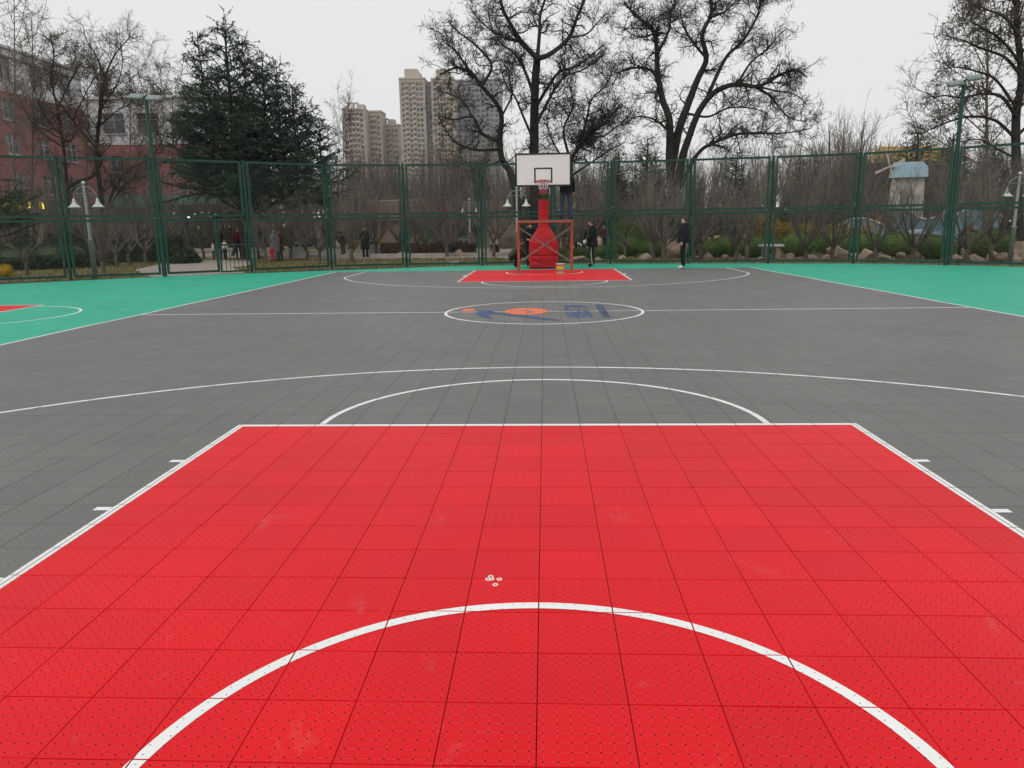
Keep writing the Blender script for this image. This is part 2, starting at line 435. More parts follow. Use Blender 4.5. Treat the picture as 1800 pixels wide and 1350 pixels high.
def flat(name, pts, mat, z):
    b = MB(); b.raw([(p[0], p[1], z) for p in pts], [tuple(range(len(pts)))])
    return tag(b.build(name, mat), kind='structure')
gp = lambda *a: [ground(x, y)[:2] for x, y in a]
PATH = gp((262, 486), (236, 474), (285, 463), (340, 460), (372, 456), (402, 457), (440, 458), (440, 466), (408, 470), (430, 478), (440, 484), (330, 489))
flat('path', PATH, 'paving', -0.012)
PLZ = [(-13, 37.2), (-6, 36.2), (-2.6, 36.0), (-1.2, 33.5), (3.2, 33.2), (4, 40), (8, 52), (-20, 52), (-24, 44)]
flat('paved_plaza', PLZ, 'paving', -0.016)
flat('street', [(-60, 44), (-26, 52), (-14, 66), (-14, 74), (-60, 74)], 'roof_grey', -0.02)

# fence line (posts in plan), extended past the frame on both sides
FP = [(-23.2, 18.6), (-20.6, 19.9), (-17.98, 21.15), (-15.44, 22.42), (-12.92, 23.65), (-10.57, 25.39), (-8.17, 27.30), (-5.40, 28.02), (-2.44, 28.28), (0.28, 28.42),
      (2.58, 28.33), (5.52, 27.92), (8.40, 27.38), (11.23, 26.60), (13.71, 24.96), (16.0, 23.05), (18.2, 20.9), (20.2, 18.6)]
POLY = [(20.8, -9), (20.2, 18.6)] + FP[::-1][1:] + [(-23.2, -9)]      # counter-clockwise outline of the court floor
def clip_poly(poly, half):
    (px, py), (nx, ny) = half
    res = []
    for i in range(len(poly)):
        a, b = poly[i], poly[(i + 1) % len(poly)]
        da = (a[0] - px) * nx + (a[1] - py) * ny; db = (b[0] - px) * nx + (b[1] - py) * ny
        if da >= 0: res.append(a)
        if (da >= 0) != (db >= 0):
            t = da / (da - db); res.append((a[0] + t * (b[0] - a[0]), a[1] + t * (b[1] - a[1])))
    return res
HALVES = []
for i in range(len(POLY)):
    a, b = POLY[i], POLY[(i + 1) % len(POLY)]
    L = math.hypot(b[0] - a[0], b[1] - a[1]); HALVES.append((a, (-(b[1] - a[1]) / L, (b[0] - a[0]) / L)))
OFF = 0.10                                         # tiles run this far past the fence centre line
HALVES = [((p[0] - nx * OFF, p[1] - ny * OFF), (nx, ny)) for p, (nx, ny) in HALVES]
slab = POLY
for h in HALVES:
    pass
b = MB(); b.prism(POLY, -0.024, -0.011); court = b.build('court_floor', 'court_base'); tag(court, kind='structure')

GAP = 0.0034
def tile_mesh():
    h = T / 2 - GAP / 2; e = 0.0022; b = MB()
    ring = lambda s, z: [(-s, -s, z), (s, -s, z), (s, s, z), (-s, s, z)]
    b.raw(ring(h, -0.0105) + ring(h, -0.0012) + ring(h - e, 0.0), [(0, 1, 5, 4), (1, 2, 6, 5), (2, 3, 7, 6), (3, 0, 4, 7), (4, 5, 9, 8), (5, 6, 10, 9), (6, 7, 11, 10), (7, 4, 8, 11), (8, 9, 10, 11)])
    return b.mesh('tile', 'court')
TILE = tile_mesh()
ii, jj = np.meshgrid(np.arange(-80, 70), np.arange(-28, 99), indexing='ij')
ii, jj = ii.ravel(), jj.ravel()
cx, cy = (ii + .5) * T, (jj + .5) * T
inside = np.full(len(cx), 9.0)
for (p, nn) in HALVES:
    inside = np.minimum(inside, (cx - p[0]) * nn[0] + (cy - p[1]) * nn[1])
keep = inside > -T * 0.72; ii, jj, cx, cy, inside = ii[keep], jj[keep], cx[keep], cy[keep], inside[keep]
d = np.stack([cx, cy, np.zeros_like(cx)], 1) - CP
zc = d @ CFW; u = 900 + CF * (d @ CR) / np.maximum(zc, .01); v = 675 - CF * (d @ CU) / np.maximum(zc, .01)
inview = (zc > .3) & (u > -60) & (u < 1860) & (v > 0) & (v < 1420)
order = np.argsort(np.where(inview, zc, 1e9))[:300]
near = np.zeros(len(cx), bool); near[order] = True
for k in order:
    to = place('tile', TILE, court, (float(cx[k]), float(cy[k]), float(rng.uniform(-.0005, 0))))
    to.rotation_euler = (float(rng.normal(0, .0012)), float(rng.normal(0, .0012)), float(rng.normal(0, .0007)))
full = (~near) & (inside > T * 0.72)
fx, fy = cx[full], cy[full]; N = len(fx); h = T / 2 - GAP / 2
base = np.array([(-h, -h, -.0105), (h, -h, -.0105), (h, h, -.0105), (-h, h, -.0105), (-h, -h, 0), (h, -h, 0), (h, h, 0), (-h, h, 0)])
V = (np.stack([fx, fy, np.zeros(N)], 1)[:, None, :] + base[None]).reshape(-1, 3)
fq = np.array([(0, 1, 5, 4), (1, 2, 6, 5), (2, 3, 7, 6), (3, 0, 4, 7), (4, 5, 6, 7)])
F = (np.arange(N)[:, None, None] * 8 + fq[None]).reshape(-1, 4)
ob = bpy.data.objects.new('tile_field', np_mesh('tile_field', V, F, 'court')); link(ob, court); tag(ob, kind='stuff')
b = MB()
for k in np.where((~near) & (~full))[0]:
    x, y = cx[k], cy[k]; q = [(x - h, y - h), (x + h, y - h), (x + h, y + h), (x - h, y + h)]
    for hv in HALVES:
        q = clip_poly(q, hv)
        if len(q) < 3: break
    if len(q) >= 3:
        nq = len(q)
        b.raw([(p[0], p[1], 0) for p in q] + [(p[0], p[1], -.0105) for p in q], [tuple(range(nq))] + [((i + 1) % nq, i, i + nq, (i + 1) % nq + nq) for i in range(nq)])
ob = b.build('cut_edge_tiles', 'court', court); tag(ob, kind='stuff')

# painted markings, cut at every tile joint
PZ = 0.0016
def cut_to_tiles(polys):
    vs, fs = [], []
    hh = T / 2 - GAP / 2 - 0.0012
    for q in polys:
        xs = [p[0] for p in q]; ys = [p[1] for p in q]
        for i in range(math.floor(min(xs) / T), math.floor(max(xs) / T) + 1):
            for j in range(math.floor(min(ys) / T), math.floor(max(ys) / T) + 1):
                x, y = (i + .5) * T, (j + .5) * T; r = q
                for hv in (((x - hh, y), (1, 0)), ((x + hh, y), (-1, 0)), ((x, y - hh), (0, 1)), ((x, y + hh), (0, -1))):
                    r = clip_poly(r, hv)
                    if len(r) < 3: break
                if len(r) >= 3:
                    k = len(vs); vs += [(p[0], p[1], PZ) for p in r]; fs.append(tuple(range(k, k + len(r))))
    return vs, fs
def strip(pts, w):
    pts = [np.array(p[:2], float) for p in pts]; L, Rr = [], []
    closed = np.linalg.norm(pts[0] - pts[-1]) < 1e-6
    for i, p in enumerate(pts):
        a = pts[i - 1] if i else (pts[-2] if closed else None); c = pts[i + 1] if i < len(pts) - 1 else (pts[1] if closed else None)
        ns = []
        for q0, q1 in ((a, p), (p, c)):
            if q0 is None or q1 is None: continue
            t = q1 - q0; t /= np.linalg.norm(t); ns.append(np.array([-t[1], t[0]]))
        nrm = sum(ns); nrm /= np.linalg.norm(nrm); k = 1 / max(0.4, float(nrm @ ns[0]))
        L.append(p + nrm * w / 2 * k); Rr.append(p - nrm * w / 2 * k)
    return [[tuple(Rr[i]), tuple(Rr[i + 1]), tuple(L[i + 1]), tuple(L[i])] for i in range(len(pts) - 1)]
def mark(name, pts, w=0.05, mat='paint_white', label=None):
    vs, fs = cut_to_tiles(strip(pts, w)); b = MB(); b.raw(vs, fs)
    o = b.build(name, mat, court)
    if label: o['label'] = label
    return o
def arc(c, r, a0, a1, n=60, ky=1.0):
    return [(c[0] + r * math.cos(R_(a0 + (a1 - a0) * k / n)), c[1] + ky * r * math.sin(R_(a0 + (a1 - a0) * k / n))) for k in range(n + 1)]
LW = 0.05; xk = 8 * T
mark('key_line', [(-xk, YB0), (-xk, YFT0 - .025), (xk, YFT0 - .025), (xk, YB0)], 0.055)
mark('free_throw_arc', arc((0, YFT0), 1.78, 0, 180, 90))
mark('no_charge_arc', [(1.225, YB0 + 1.2)] + arc((0, YB0 + 1.575), 1.225, 0, 180, 90) + [(-1.225, YB0 + 1.2)])
mark('three_point_line', [(6.6, YB0)] + [p for p in arc((0, YB0 + 1.575), 6.665, 12, 168, 150)] + [(-6.6, YB0)])
for s in (-1, 1):
    for y0, y1 in ((YB0 + 1.75, YB0 + 1.8), (YB0 + 2.6, YB0 + 3.0), (YB0 + 3.85, YB0 + 3.9), (YB0 + 4.75, YB0 + 4.8)):
        mark('lane_mark', [(s * (xk + .03), (y0 + y1) / 2 + .02), (s * (xk + .122), (y0 + y1) / 2 + .02)], y1 - y0)
YC = 11.96
mark('halfway_line', [(-7.6, YC + .06), (-1.8, YC + 0.02)]); mark('halfway_line', [(1.8, YC), (7.6, YC + 0.02)]); mark('halfway_line', [(-1.75, YC + .02), (1.75, YC)], 0.04)
mark('centre_circle', arc((0, YC), 1.79, 0, 360, 140), 0.055)
sx = lambda q, y: q[0] + q[1] * (y - 9)
mark('sideline', [(sx(SL, y) + 0.012 * math.sin(y * 1.7), y) for y in np.linspace(YB0, YB1, 60)], 0.05)
mark('sideline', [(sx(SRL, y) + 0.012 * math.sin(y * 1.3 + 1), y) for y in np.linspace(YB0, YB1, 60)], 0.05)
mark('key_line', [(-xk, YB1), (-xk, YFT1 + .025), (xk, YFT1 + .025), (xk, YB1)])
mark('free_throw_arc', arc((0, YFT1), 1.745, 180, 360, 70, 1.07))
mark('no_charge_arc', [(-1.25, YB1 - 1.2)] + arc((0, YB1 - 1.575), 1.25, 180, 360, 60, .85) + [(1.25, YB1 - 1.2)])
mark('three_point_line', [(-6.3, YB1)] + arc((0, YB1 - 1.575), 6.48, 193, 347, 120, .955) + [(6.3, YB1)])
for s in (-1, 1):
    for y0, y1 in ((YB1 - 1.8, YB1 - 1.75), (YB1 - 3.0, YB1 - 2.6), (YB1 - 3.9, YB1 - 3.85), (YB1 - 4.8, YB1 - 4.75)):
        mark('lane_mark', [(s * (xk + .03), (y0 + y1) / 2 + .02), (s * (xk + .122), (y0 + y1) / 2 + .02)], y1 - y0)
# small side court on the green
ym = (MINI_Y0 + MINI_Y1) / 2
mark('side_court_key_line', [(-16.6, MINI_Y1), (MINI_X, MINI_Y1), (MINI_X, MINI_Y0), (-16.6, MINI_Y0)])
mark('side_court_arc', arc((MINI_X, ym + 0.35), 1.8, -90, 90, 60))
# emblem in the centre circle
def emblem(name, pts, mat, tris=None):
    if tris is None:
        idx = tessellate_polygon([[Vector((p[0], p[1], 0)) for p in pts]]); tris = [[pts[i] for i in t] for t in idx]
    tris = [t if ((t[1][0] - t[0][0]) * (t[2][1] - t[0][1]) - (t[1][1] - t[0][1]) * (t[2][0] - t[0][0])) > 0 else t[::-1] for t in tris]
    vs, fs = cut_to_tiles(tris); b = MB(); b.raw([(p[0], p[1], PZ + 0.0012) for p in vs], fs)
    return b.build(name, mat, court)
dy = -0.17
ell = lambda c, rx, ry, n=40: [(c[0] + rx * math.cos(2 * math.pi * k / n), c[1] + dy + ry * math.sin(2 * math.pi * k / n)) for k in range(n)]
emblem('emblem_dot', ell((-1.42, 12.47), 0.125, 0.22), 'paint_orange')
# orange disc with a white swoosh left open in it
disc = ell((-0.325, 12.18), 0.395, 0.54, 64)
emblem('emblem_disc', disc, 'paint_orange')
cut = [(-0.58, 12.36), (-0.45, 12.37), (-0.31, 12.30), (-0.20, 12.16), (-0.17, 12.03), (-0.22, 11.88), (-0.32, 11.80), (-0.30, 11.92), (-0.25, 12.03), (-0.29, 12.17), (-0.38, 12.27), (-0.48, 12.32)]
vs, fs = cut_to_tiles([[(cut[i][0], cut[i][1] + dy) for i in t] for t in tessellate_polygon([[Vector((p[0], p[1], 0)) for p in cut]])])
simple('paint_grey', (0.150, 0.149, 0.143), (0.17, 0.17, 0.165), 3, 0.5)
b = MB(); b.raw([(p[0], p[1], PZ + 0.0026) for p in vs], fs); b.build('emblem_swoosh', 'paint_grey', court)
bl = [(-1.22, 11.97), (-1.2, 12.25), (-1.13, 12.37), (-1.07, 12.4), (-0.98, 12.32), (-0.9, 12.1), (-0.80, 11.95), (-0.68, 11.84), (-0.37, 11.55), (-0.16, 11.33), (0.05, 11.08), (0.30, 10.76), (0.16, 10.8),
      (-0.05, 10.93), (-0.32, 11.22), (-0.58, 11.52), (-0.80, 11.78), (-0.90, 11.85), (-0.96, 11.81), (-0.99, 11.66), (-0.95, 11.38), (-0.86, 11.12), (-1.0, 11.2), (-1.1, 11.45), (-1.18, 11.7)]
emblem('emblem_figure', [(p[0], p[1] + dy) for p in bl], 'paint_blue').location.z = 0.0016
def floor_text(name, body, x, y0, y1, height, mat, thick):
    c = bpy.data.curves.new(name, 'FONT'); c.body = body; c.size = 1; c.offset = thick; c.resolution_u = 3
    o = bpy.data.objects.new(name, c); link(o)
    me = bpy.data.meshes.new_from_object(o.evaluated_get(bpy.context.evaluated_depsgraph_get()))
    bpy.data.objects.remove(o)
    P = np.array([v.co[:2] for v in me.vertices]); mn, mx = P.min(0), P.max(0); P = (P - mn) / (mx - mn)
    me.calc_loop_triangles()
    tr = [[(x - height * P[i][1], y0 + (y1 - y0) * P[i][0]) for i in t.vertices] for t in me.loop_triangles]
    return emblem(name, None, mat, tr)
floor_text('emblem_lettering', '全民健身', 0.87, 10.93, 13.05, 0.52, 'paint_blue', 0.035)
floor_text('emblem_lettering', 'QUAN MIN JIAN SHEN', 1.20, 10.92, 13.05, 0.20, 'paint_blue', 0.02)

# ------------------------------------------------------------------ fence
FH = 3.88
fence = thing('court_fence', 'tall dark green steel fence with chain-link panels curving round the court', 'fence')
def wire_net(w, z0, z1, pitch=0.075, r=0.0017):
    b = MB(); hgt = z1 - z0
    for sgn in (1, -1):
        k = -hgt
        while k < w:
            # line x = k + t, z = z0 + t (or mirrored)
            t0, t1 = max(0, -k), min(hgt, w - k)
            if t1 - t0 > 0.02:
                xa, xb = k + t0, k + t1
                if sgn < 0: xa, xb = w - xa, w - xb
                A = np.array([xa - w / 2, sgn * r, z0 + t0]); B = np.array([xb - w / 2, sgn * r, z0 + t1])
                b.tube([A, B], r, 3, cap=False)
            k += pitch
    return b
GATE_BAY = 4
for i in range(len(FP) - 1):
    a, c = np.array(FP[i]), np.array(FP[i + 1]); L = float(np.linalg.norm(c - a)); mid = (a + c) / 2
    ang = math.atan2(c[1] - a[1], c[0] - a[0]); hw = L / 2 - 0.098; r = 0.038
    for lo, hi in ((0.07, 1.915), (1.985, FH)):
        x0, x1 = -hw, hw
        if i == GATE_BAY and lo < 1: x1 = hw - 1.0
        f = MB()
        f.box(x0, x0 + 2 * r, -r, r, lo, hi); f.box(x1 - 2 * r, x1, -r, r, lo, hi)
        f.box(x0 + 2 * r, x1 - 2 * r, -r + .002, r - .002, lo, lo + 2 * r); f.box(x0 + 2 * r, x1 - 2 * r, -r + .002, r - .002, hi - 2 * r, hi)
        fo = f.build('panel_frame', 'fence_green', fence, (mid[0], mid[1], 0), ang)
        wn = wire_net(x1 - x0 - 4 * r + .02, lo + 2 * r - .01, hi - 2 * r + .01)
        wn.build('wire_mesh', 'wire', fo, ((x0 + x1) / 2, 0, 0))
    if i == GATE_BAY:                                # small barred gate
        x0, x1 = hw - 0.97, hw; f = MB(); r2 = 0.028
        f.box(x0, x0 + 2 * r2, -r2, r2, 0.05, 1.91); f.box(x1 - 2 * r2, x1, -r2, r2, 0.05, 1.91)
        for z in (0.05, 0.98, 1.85): f.box(x0 + 2 * r2, x1 - 2 * r2, -r2 + .002, r2 - .002, z, z + 2 * r2)
        g_ = f.build('gate', 'fence_green', fence, (mid[0], mid[1], 0), ang)
        for k in range(5):
            xx = x0 + 2 * r2 + (x1 - x0 - 4 * r2) * (k + 1) / 6
            q = MB(); q.tube([(xx, 0, 0.1), (xx, 0, 1.0)], 0.011, 6); q.build('bar', 'fence_green', g_)
LIGHT_POSTS = (4, 14)
for i, p in enumerate(FP):
    q = MB(); hgt = FH + 0.03 if i not in LIGHT_POSTS else 6.5
    q.tube([(0, 0, -0.02), (0, 0, hgt)], [0.05 if i not in LIGHT_POSTS else 0.062] * 2, 10)
    a = np.array(FP[max(i - 1, 0)]); c = np.array(FP[min(i + 1, len(FP) - 1)]); dv = (c - a) / np.linalg.norm(c - a)
    for z in (0.25, 0.95, 1.65, 2.3, 3.0, 3.7):
        q.tube([(-dv[0] * .12, -dv[1] * .12, z), (dv[0] * .12, dv[1] * .12, z)], 0.014, 6)
    if i in LIGHT_POSTS: continue
    q.build('post', 'fence_green', fence, (p[0], p[1], 0))
for i, lab, tilt in ((4, 'tall green floodlight pole at the left fence post beside the gate bay', -0.05), (14, 'tall green floodlight pole rising from the right end of the fence', 0.14)):
    p = FP[i]; top = float(at(258, 172, p[1])[2]) if i == 4 else float(at(1686, 143, p[1])[2])
    t = thing('floodlight_pole', lab, 'floodlight', (p[0], p[1], 0))
    q = MB(); q.tube([(0, 0, -0.02), (0, 0, 4), (0, 0, top)], [0.075, 0.07, 0.058], 12)
    for z in (0.25, 0.95, 1.65, 2.3, 3.0, 3.7): q.tube([(-.13, 0, z), (.13, 0, z)], 0.014, 6)
    q.build('pole', 'fence_green', t)
    q = MB(); q.tube([(-.5, 0, top - .02 - tilt), (.5, 0, top + .06 + tilt)], 0.028, 8); q.build('cross_arm', 'fence_green', t)
    for s in (-1, 1):
        M = Matrix.Translation((s * 0.29, -0.05, top + 0.02 + s * tilt * .6)) @ Matrix.Rotation(-tilt, 4, 'Y') @ Matrix.Rotation(R_(24), 4, 'X')
        q = MB()
        ring = lambda sx_, sy_, z: [M @ Vector(w) for w in ((-sx_, -sy_, z), (sx_, -sy_, z), (sx_, sy_, z), (-sx_, sy_, z))]
        q.loft([ring(.225, .13, -.06), ring(.235, .14, 0), ring(.18, .09, .06)])
        hd = q.build('lamp_head', 'lamp_grey', t)
        q = MB(); q.loft([ring(.20, .11, -.068), ring(.20, .11, -.0605)]); q.build('lens', 'lamp_glass', hd)

# ------------------------------------------------------------------ basketball stand
st = thing('basketball_stand', 'basketball stand with red padded base, white backboard and orange rim', 'basketball stand', (-0.02, 26.03, 0)); st.scale = (1, 1, .968)
def rrect(hx, hy, z, n=6, rad=0.3, cx=0.0, cy=0.0):
    pts = []; rx = min(hx, hy) * rad * 2 if False else min(hx, hy) * rad
    for sx_, sy_, a0 in ((1, 1, 0), (-1, 1, 90), (-1, -1, 180), (1, -1, 270)):
        for k in range(n):
            a = R_(a0 + 90 * k / (n - 1)); pts.append((cx + sx_ * (hx - rx) + rx * math.cos(a), cy + sy_ * (hy - rx) + rx * math.sin(a), z))
    return pts
def pad_block(zs):
    b = MB(); b.smooth = True; rings = []
    rs = random.Random(3)
    for z in zs:
        prof = [(0, .525), (.50, .535), (.95, .525), (1.06, .49), (1.25, .37), (1.42, .245), (1.52, .20), (1.6, .182), (2.52, .172)]
        hx = np.interp(z, [q[0] for q in prof], [q[1] for q in prof]); hy = 0.14 + hx * 0.62
        wv = 0.003 * math.sin(z * 31) + rs.uniform(-.002, .002)
        rings.append([(x + .004 * math.sin(z * 19 + y * 7), y + wv + .006 * math.sin(z * 23 + x * 9), z + .012 * math.sin(x * 6 + z * 5) * min(1, (z - .48) * 2 if z > .48 else 0) * (1 if z < 2.3 else 0)) for x, y, z in rrect(hx, hy, z, 6, .22)])
    b.loft(rings); return b
pad_block(list(np.linspace(0.02, 0.475, 9))).build('lower_pad', 'pad_red', st)
pad_block(list(np.linspace(0.48, 2.5, 42))).build('upper_pad', 'pad_red', st)
q = MB(); q.box(-.125, .125, -.125, .125, 0, 2.78); q.build('column', 'stand_green', st)
q = MB(); q.box(-.13, .13, -.13, .13, 2.782, 2.98); q.build('column_head', 'stand_blue', st)
q = MB(); q.box(-.5, .5, -.3, 1.1, 0.0, 0.018); q.build('base_plate', 'stand_green', st)
BY = 24.0 - 26.03
q = MB()
for s in (-1, 1):
    q.tube([(s * .1, -.05, 2.9), (s * .1, BY + .07, 3.35)], .035, 8); q.tube([(s * .1, -.1, 2.5), (s * .1, BY + .5, 3.18), (s * .1, BY + .07, 3.3)], .03, 8)
q.tube([(-.1, BY + .12, 3.33), (.1, BY + .12, 3.33)], .03, 8)
q.build('arm', 'stand_green', st)
q = MB(); q.box(-.88, .88, BY, BY + .03, 2.93, 3.92); bd = q.build('backboard', 'board_white', st)
q = MB()
for x0, x1, z0, z1 in ((-.925, .925, 2.875, 2.93), (-.925, .925, 3.92, 3.975), (-.925, -.87, 2.93, 3.92), (.87, .925, 2.93, 3.92)): q.box(x0, x1, BY - .012, BY + .045, z0, z1)
q.build('board_frame', 'black_paint', bd)
q = MB()
for x0, x1, z0, z1 in ((-.30, .30, 3.445, 3.495), (-.30, .30, 2.995, 3.045), (-.30, -.25, 3.045, 3.445), (.25, .30, 3.045, 3.445)): q.box(x0, x1, BY - .004, BY - .0005, z0, z1)
q.build('target_square', 'black_paint', bd)
q = MB(); RC = (0.0, BY - .375, 3.05)
q.tube([(RC[0] + .2285 * math.cos(a), RC[1] + .2285 * math.sin(a), RC[2]) for a in np.linspace(0, 2 * math.pi, 33)], .012, 8, cap=False)
q.box(-.09, .09, BY - .16, BY - .013, 3.03, 3.06); q.box(-.1, .1, BY - .012, BY - .0045, 2.98, 3.1)
rim = q.build('rim', 'rim_orange', st)
for nm, mat, par in (('net', 'net_white', 0), ('net_lower', 'net_red', 1)):
    q = MB(); nS = 12
    rows = [(3.04, .226), (2.95, .185), (2.86, .15), (2.76, .125)] if par == 0 else [(2.76, .125), (2.68, .115), (2.60, .12)]
    for k in range(nS):
        for s in (1, -1):
            pts = [(RC[0] + r * math.cos(2 * math.pi * (k + s * .5 * i) / nS), RC[1] + r * math.sin(2 * math.pi * (k + s * .5 * i) / nS), z) for i, (z, r) in enumerate(rows)]
            q.tube(pts, .0075, 4, cap=False)
    q.build(nm, mat, rim)

# ------------------------------------------------------------------ scaffold, bucket, washers
SZ = 1.64
sf = thing('scaffold_frame', 'rusty red scaffold frame with crossed grey braces before the padded stand', 'scaffold', (0, 0, 0))
ly, hy_ = 23.28, 24.55
for x in (-.86, .91):
    for y in (ly, hy_):
        q = MB(); q.tube([(x, y, .02), (x, y, SZ)], .026, 8); po = q.build('post', 'scaffold_red', sf)
        q = MB(); q.tube([(x, y, .0), (x, y, .3)], .018, 8); q.box(x - .09, x + .09, y - .09, y + .09, .002, .014); q.build('foot_plate', 'scaffold_grey', po)
    for z, r in ((SZ - .03, .024), (1.25, .018), (.35, .018)):
        q = MB(); q.tube([(x, ly, z), (x, hy_, z)], r, 8); q.build('side_rail', 'scaffold_red', sf)
for y in (ly, hy_):
    q = MB(); q.tube([(-.86, y, SZ - .01), (.91, y, SZ - .01)], .026, 8); q.build('top_rail', 'scaffold_red', sf)
    for a_, b_ in (((-.83, 1.45), (.88, .33)), ((-.83, .33), (.88, 1.45))):
        s = -.035 if y == ly else .035; e = -.012 if a_[1] > 1 else .012
        q = MB(); q.tube([(a_[0], y + s + e, a_[1]), (b_[0], y + s + e, b_[1])], .013, 6); q.build('brace', 'scaffold_grey', sf)
for k in range(2):
    q = MB(); q.box(-.9, .95, ly + .70 + k * .29, ly + .96 + k * .29, SZ + .022, SZ + .058); q.build('plank', 'plank', sf)
bp = ground(985, 481)
bk = thing('bucket', 'white paint bucket with yellow label on red key by the scaffold', 'bucket', bp)
q = MB(); q.smooth = True; q.lathe([(.0, .003), (.118, .003), (.125, .02), (.145, .30), (.152, .30), (.152, .32), (.138, .32), (.135, .06), (0, .06)], 24); q.build('body', 'bucket_white', bk)
q = MB(); q.smooth = True; q.lathe([(.1268, .03), (.1420, .235)], 24); q.build('printed_label', 'bucket_yellow', bk)
q = MB(); q.tube([(.153 * math.cos(a), .153 * math.sin(a) * .3 - .11 * abs(math.sin(a)), .30 - .13 * math.sin(a)) for a in np.linspace(0, math.pi, 14)], .004, 5); q.build('handle', 'scaffold_grey', bk)
wash = [(858, 1019, .0025, 4, 'leftmost white washer lying on the red tiles near the arc'), (864.5, 1019.5, .0028, -6, 'grey-holed washer overlapping the leftmost washer on the red tiles'),
        (863, 1016.5, .0062, 12, 'washer propped on the two touching washers on the red tiles'), (877.7, 1018.8, .0018, 0, 'lone washer right of the touching cluster on the red tiles'), (870.8, 1028.4, .0018, 0, 'washer nearest the white arc, below the others on red tiles')]
for px, py, z, tl, lab in wash:
    q = MB(); q.smooth = False
    q.lathe([(.0075, -.0015), (.0125, -.0015), (.013, 0), (.0125, .0015), (.0075, .0015), (.0075, -.0015)], 24)
    o = q.build('washer', 'washer'); p = ground(px, py); o.location = (p[0], p[1], z); o.rotation_euler = (R_(tl), R_(tl * .5), 0)
    tag(o, lab, 'washer', 'loose washers on the red key')

# ------------------------------------------------------------------ vegetation
def nrm(a): return a / (np.linalg.norm(a, axis=-1, keepdims=True) + 1e-9)
def grow(P, D, L, Rd, k, wig, trop, rg, rend=0.35):
    pts = [P]; d = nrm(D); tr = np.array(trop if hasattr(trop, '__len__') else (0, 0, trop), float)
    for i in range(k):
        d = nrm(d + rg.normal(0, wig, d.shape) + tr); P = P + d * (L / k)[:, None]; pts.append(P)
    pts = np.stack(pts, 1); tt = np.linspace(0, 1, k + 1)
    return pts, Rd[:, None] * (1 - (1 - rend) * tt[None]), L
def spawn(B, per_m, t0, t1, ang, asd, lo, hi, rr, rg, rmin=0.003, up=0.0, flat=1.0, taper=0.5):
    pts, rad, L = B
    cnt = rg.poisson(np.maximum(L * per_m * (t1 - t0), 0)); idx = np.repeat(np.arange(len(L)), cnt); N = len(idx)
    t = rg.uniform(t0, t1, N); k = pts.shape[1] - 1; s = np.minimum((t * k).astype(int), k - 1); f = t * k - s
    a, b = pts[idx, s], pts[idx, s + 1]; P = a + (b - a) * f[:, None]; tan = nrm(b - a)
    rloc = rad[idx, s] * (1 - f) + rad[idx, s + 1] * f
    q = rg.normal(0, 1, (N, 3)); q[:, 2] *= flat; q = nrm(q - (q * tan).sum(1)[:, None] * tan)
    an = np.radians(rg.normal(ang, asd, N))[:, None]
    D = np.cos(an) * tan + np.sin(an) * q; D[:, 2] += up
    Ln = rg.uniform(lo, hi, N) * (1 - taper * t)
    return P, nrm(D), Ln, np.maximum(np.minimum(rloc * rr, rloc * .8), rmin)
def tubes(B, sides):
    pts, rad, _ = B
    N, K, _3 = pts.shape
    if N == 0: return np.zeros((0, 3)), np.zeros((0, 4), int)
    tan = nrm(np.gradient(pts, axis=1)); d = nrm(pts[:, -1] - pts[:, 0])
    ref = np.where((np.abs(d[:, 2:3]) > 0.8), np.array([[1., 0, 0]]), np.array([[0, 0, 1.]]))[:, None, :]
    u = nrm(np.cross(tan, np.broadcast_to(ref, tan.shape))); v = np.cross(tan, u)
    a = 2 * np.pi * np.arange(sides) / sides
    V = pts[:, :, None, :] + rad[:, :, None, None] * (np.cos(a)[None, None, :, None] * u[:, :, None, :] + np.sin(a)[None, None, :, None] * v[:, :, None, :])
    i = np.arange(N)[:, None, None] * (K * sides) + np.arange(K - 1)[None, :, None] * sides
    s0 = np.arange(sides)[None, None, :]; s1 = (s0 + 1) % sides
    F = np.stack([i + s0, i + s1, i + s1 + sides, i + s0 + sides], -1).reshape(-1, 4)
    return V.reshape(-1, 3), F
def join_tubes(parts):
    Vs, Fs, o = [], [], 0
    for B, sd in parts:
        V, F = tubes(B, sd); Vs.append(V); Fs.append(F + o); o += len(V)
    return np.concatenate(Vs), np.concatenate(Fs)
def leaves(P, size, rg, droop=0.0, aspect=0.5):
    """small leaf quads at points P"""
    N = len(P); d = rg.normal(0, 1, (N, 3)); d[:, 2] -= droop; d = nrm(d)
    q = nrm(np.cross(d, rg.normal(0, 1, (N, 3)))); s = size * rg.uniform(.6, 1.3, N)[:, None]
    V = np.stack([P, P + d * s * .5 + q * s * aspect * .5, P + d * s, P + d * s * .5 - q * s * aspect * .5], 1).reshape(-1, 3)
    return V, np.arange(N * 4).reshape(-1, 4)
def limb_levels(limbs, k=26):
    """limbs: list of (points (n,3), r0, r1) -> level-0 branch set"""
    out, rad, Ls = [], [], []
    for P, r0, r1 in limbs:
        P = np.asarray(P, float); Q = np.vstack([2 * P[0] - P[1], P, 2 * P[-1] - P[-2]]); res = []
        for tt in np.linspace(0, len(P) - 1 - 1e-6, k):
            i = int(tt); t = tt - i; p0, p1, p2, p3 = Q[i], Q[i + 1], Q[i + 2], Q[i + 3]
            res.append(.5 * (2 * p1 + (p2 - p0) * t + (2 * p0 - 5 * p1 + 4 * p2 - p3) * t * t + (3 * p1 - p0 - 3 * p2 + p3) * t ** 3))
        res = np.array(res); out.append(res); rad.append(np.linspace(r0, r1, k)); Ls.append(np.linalg.norm(np.diff(res, axis=0), axis=1).sum())
    return np.stack(out), np.stack(rad), np.array(Ls)
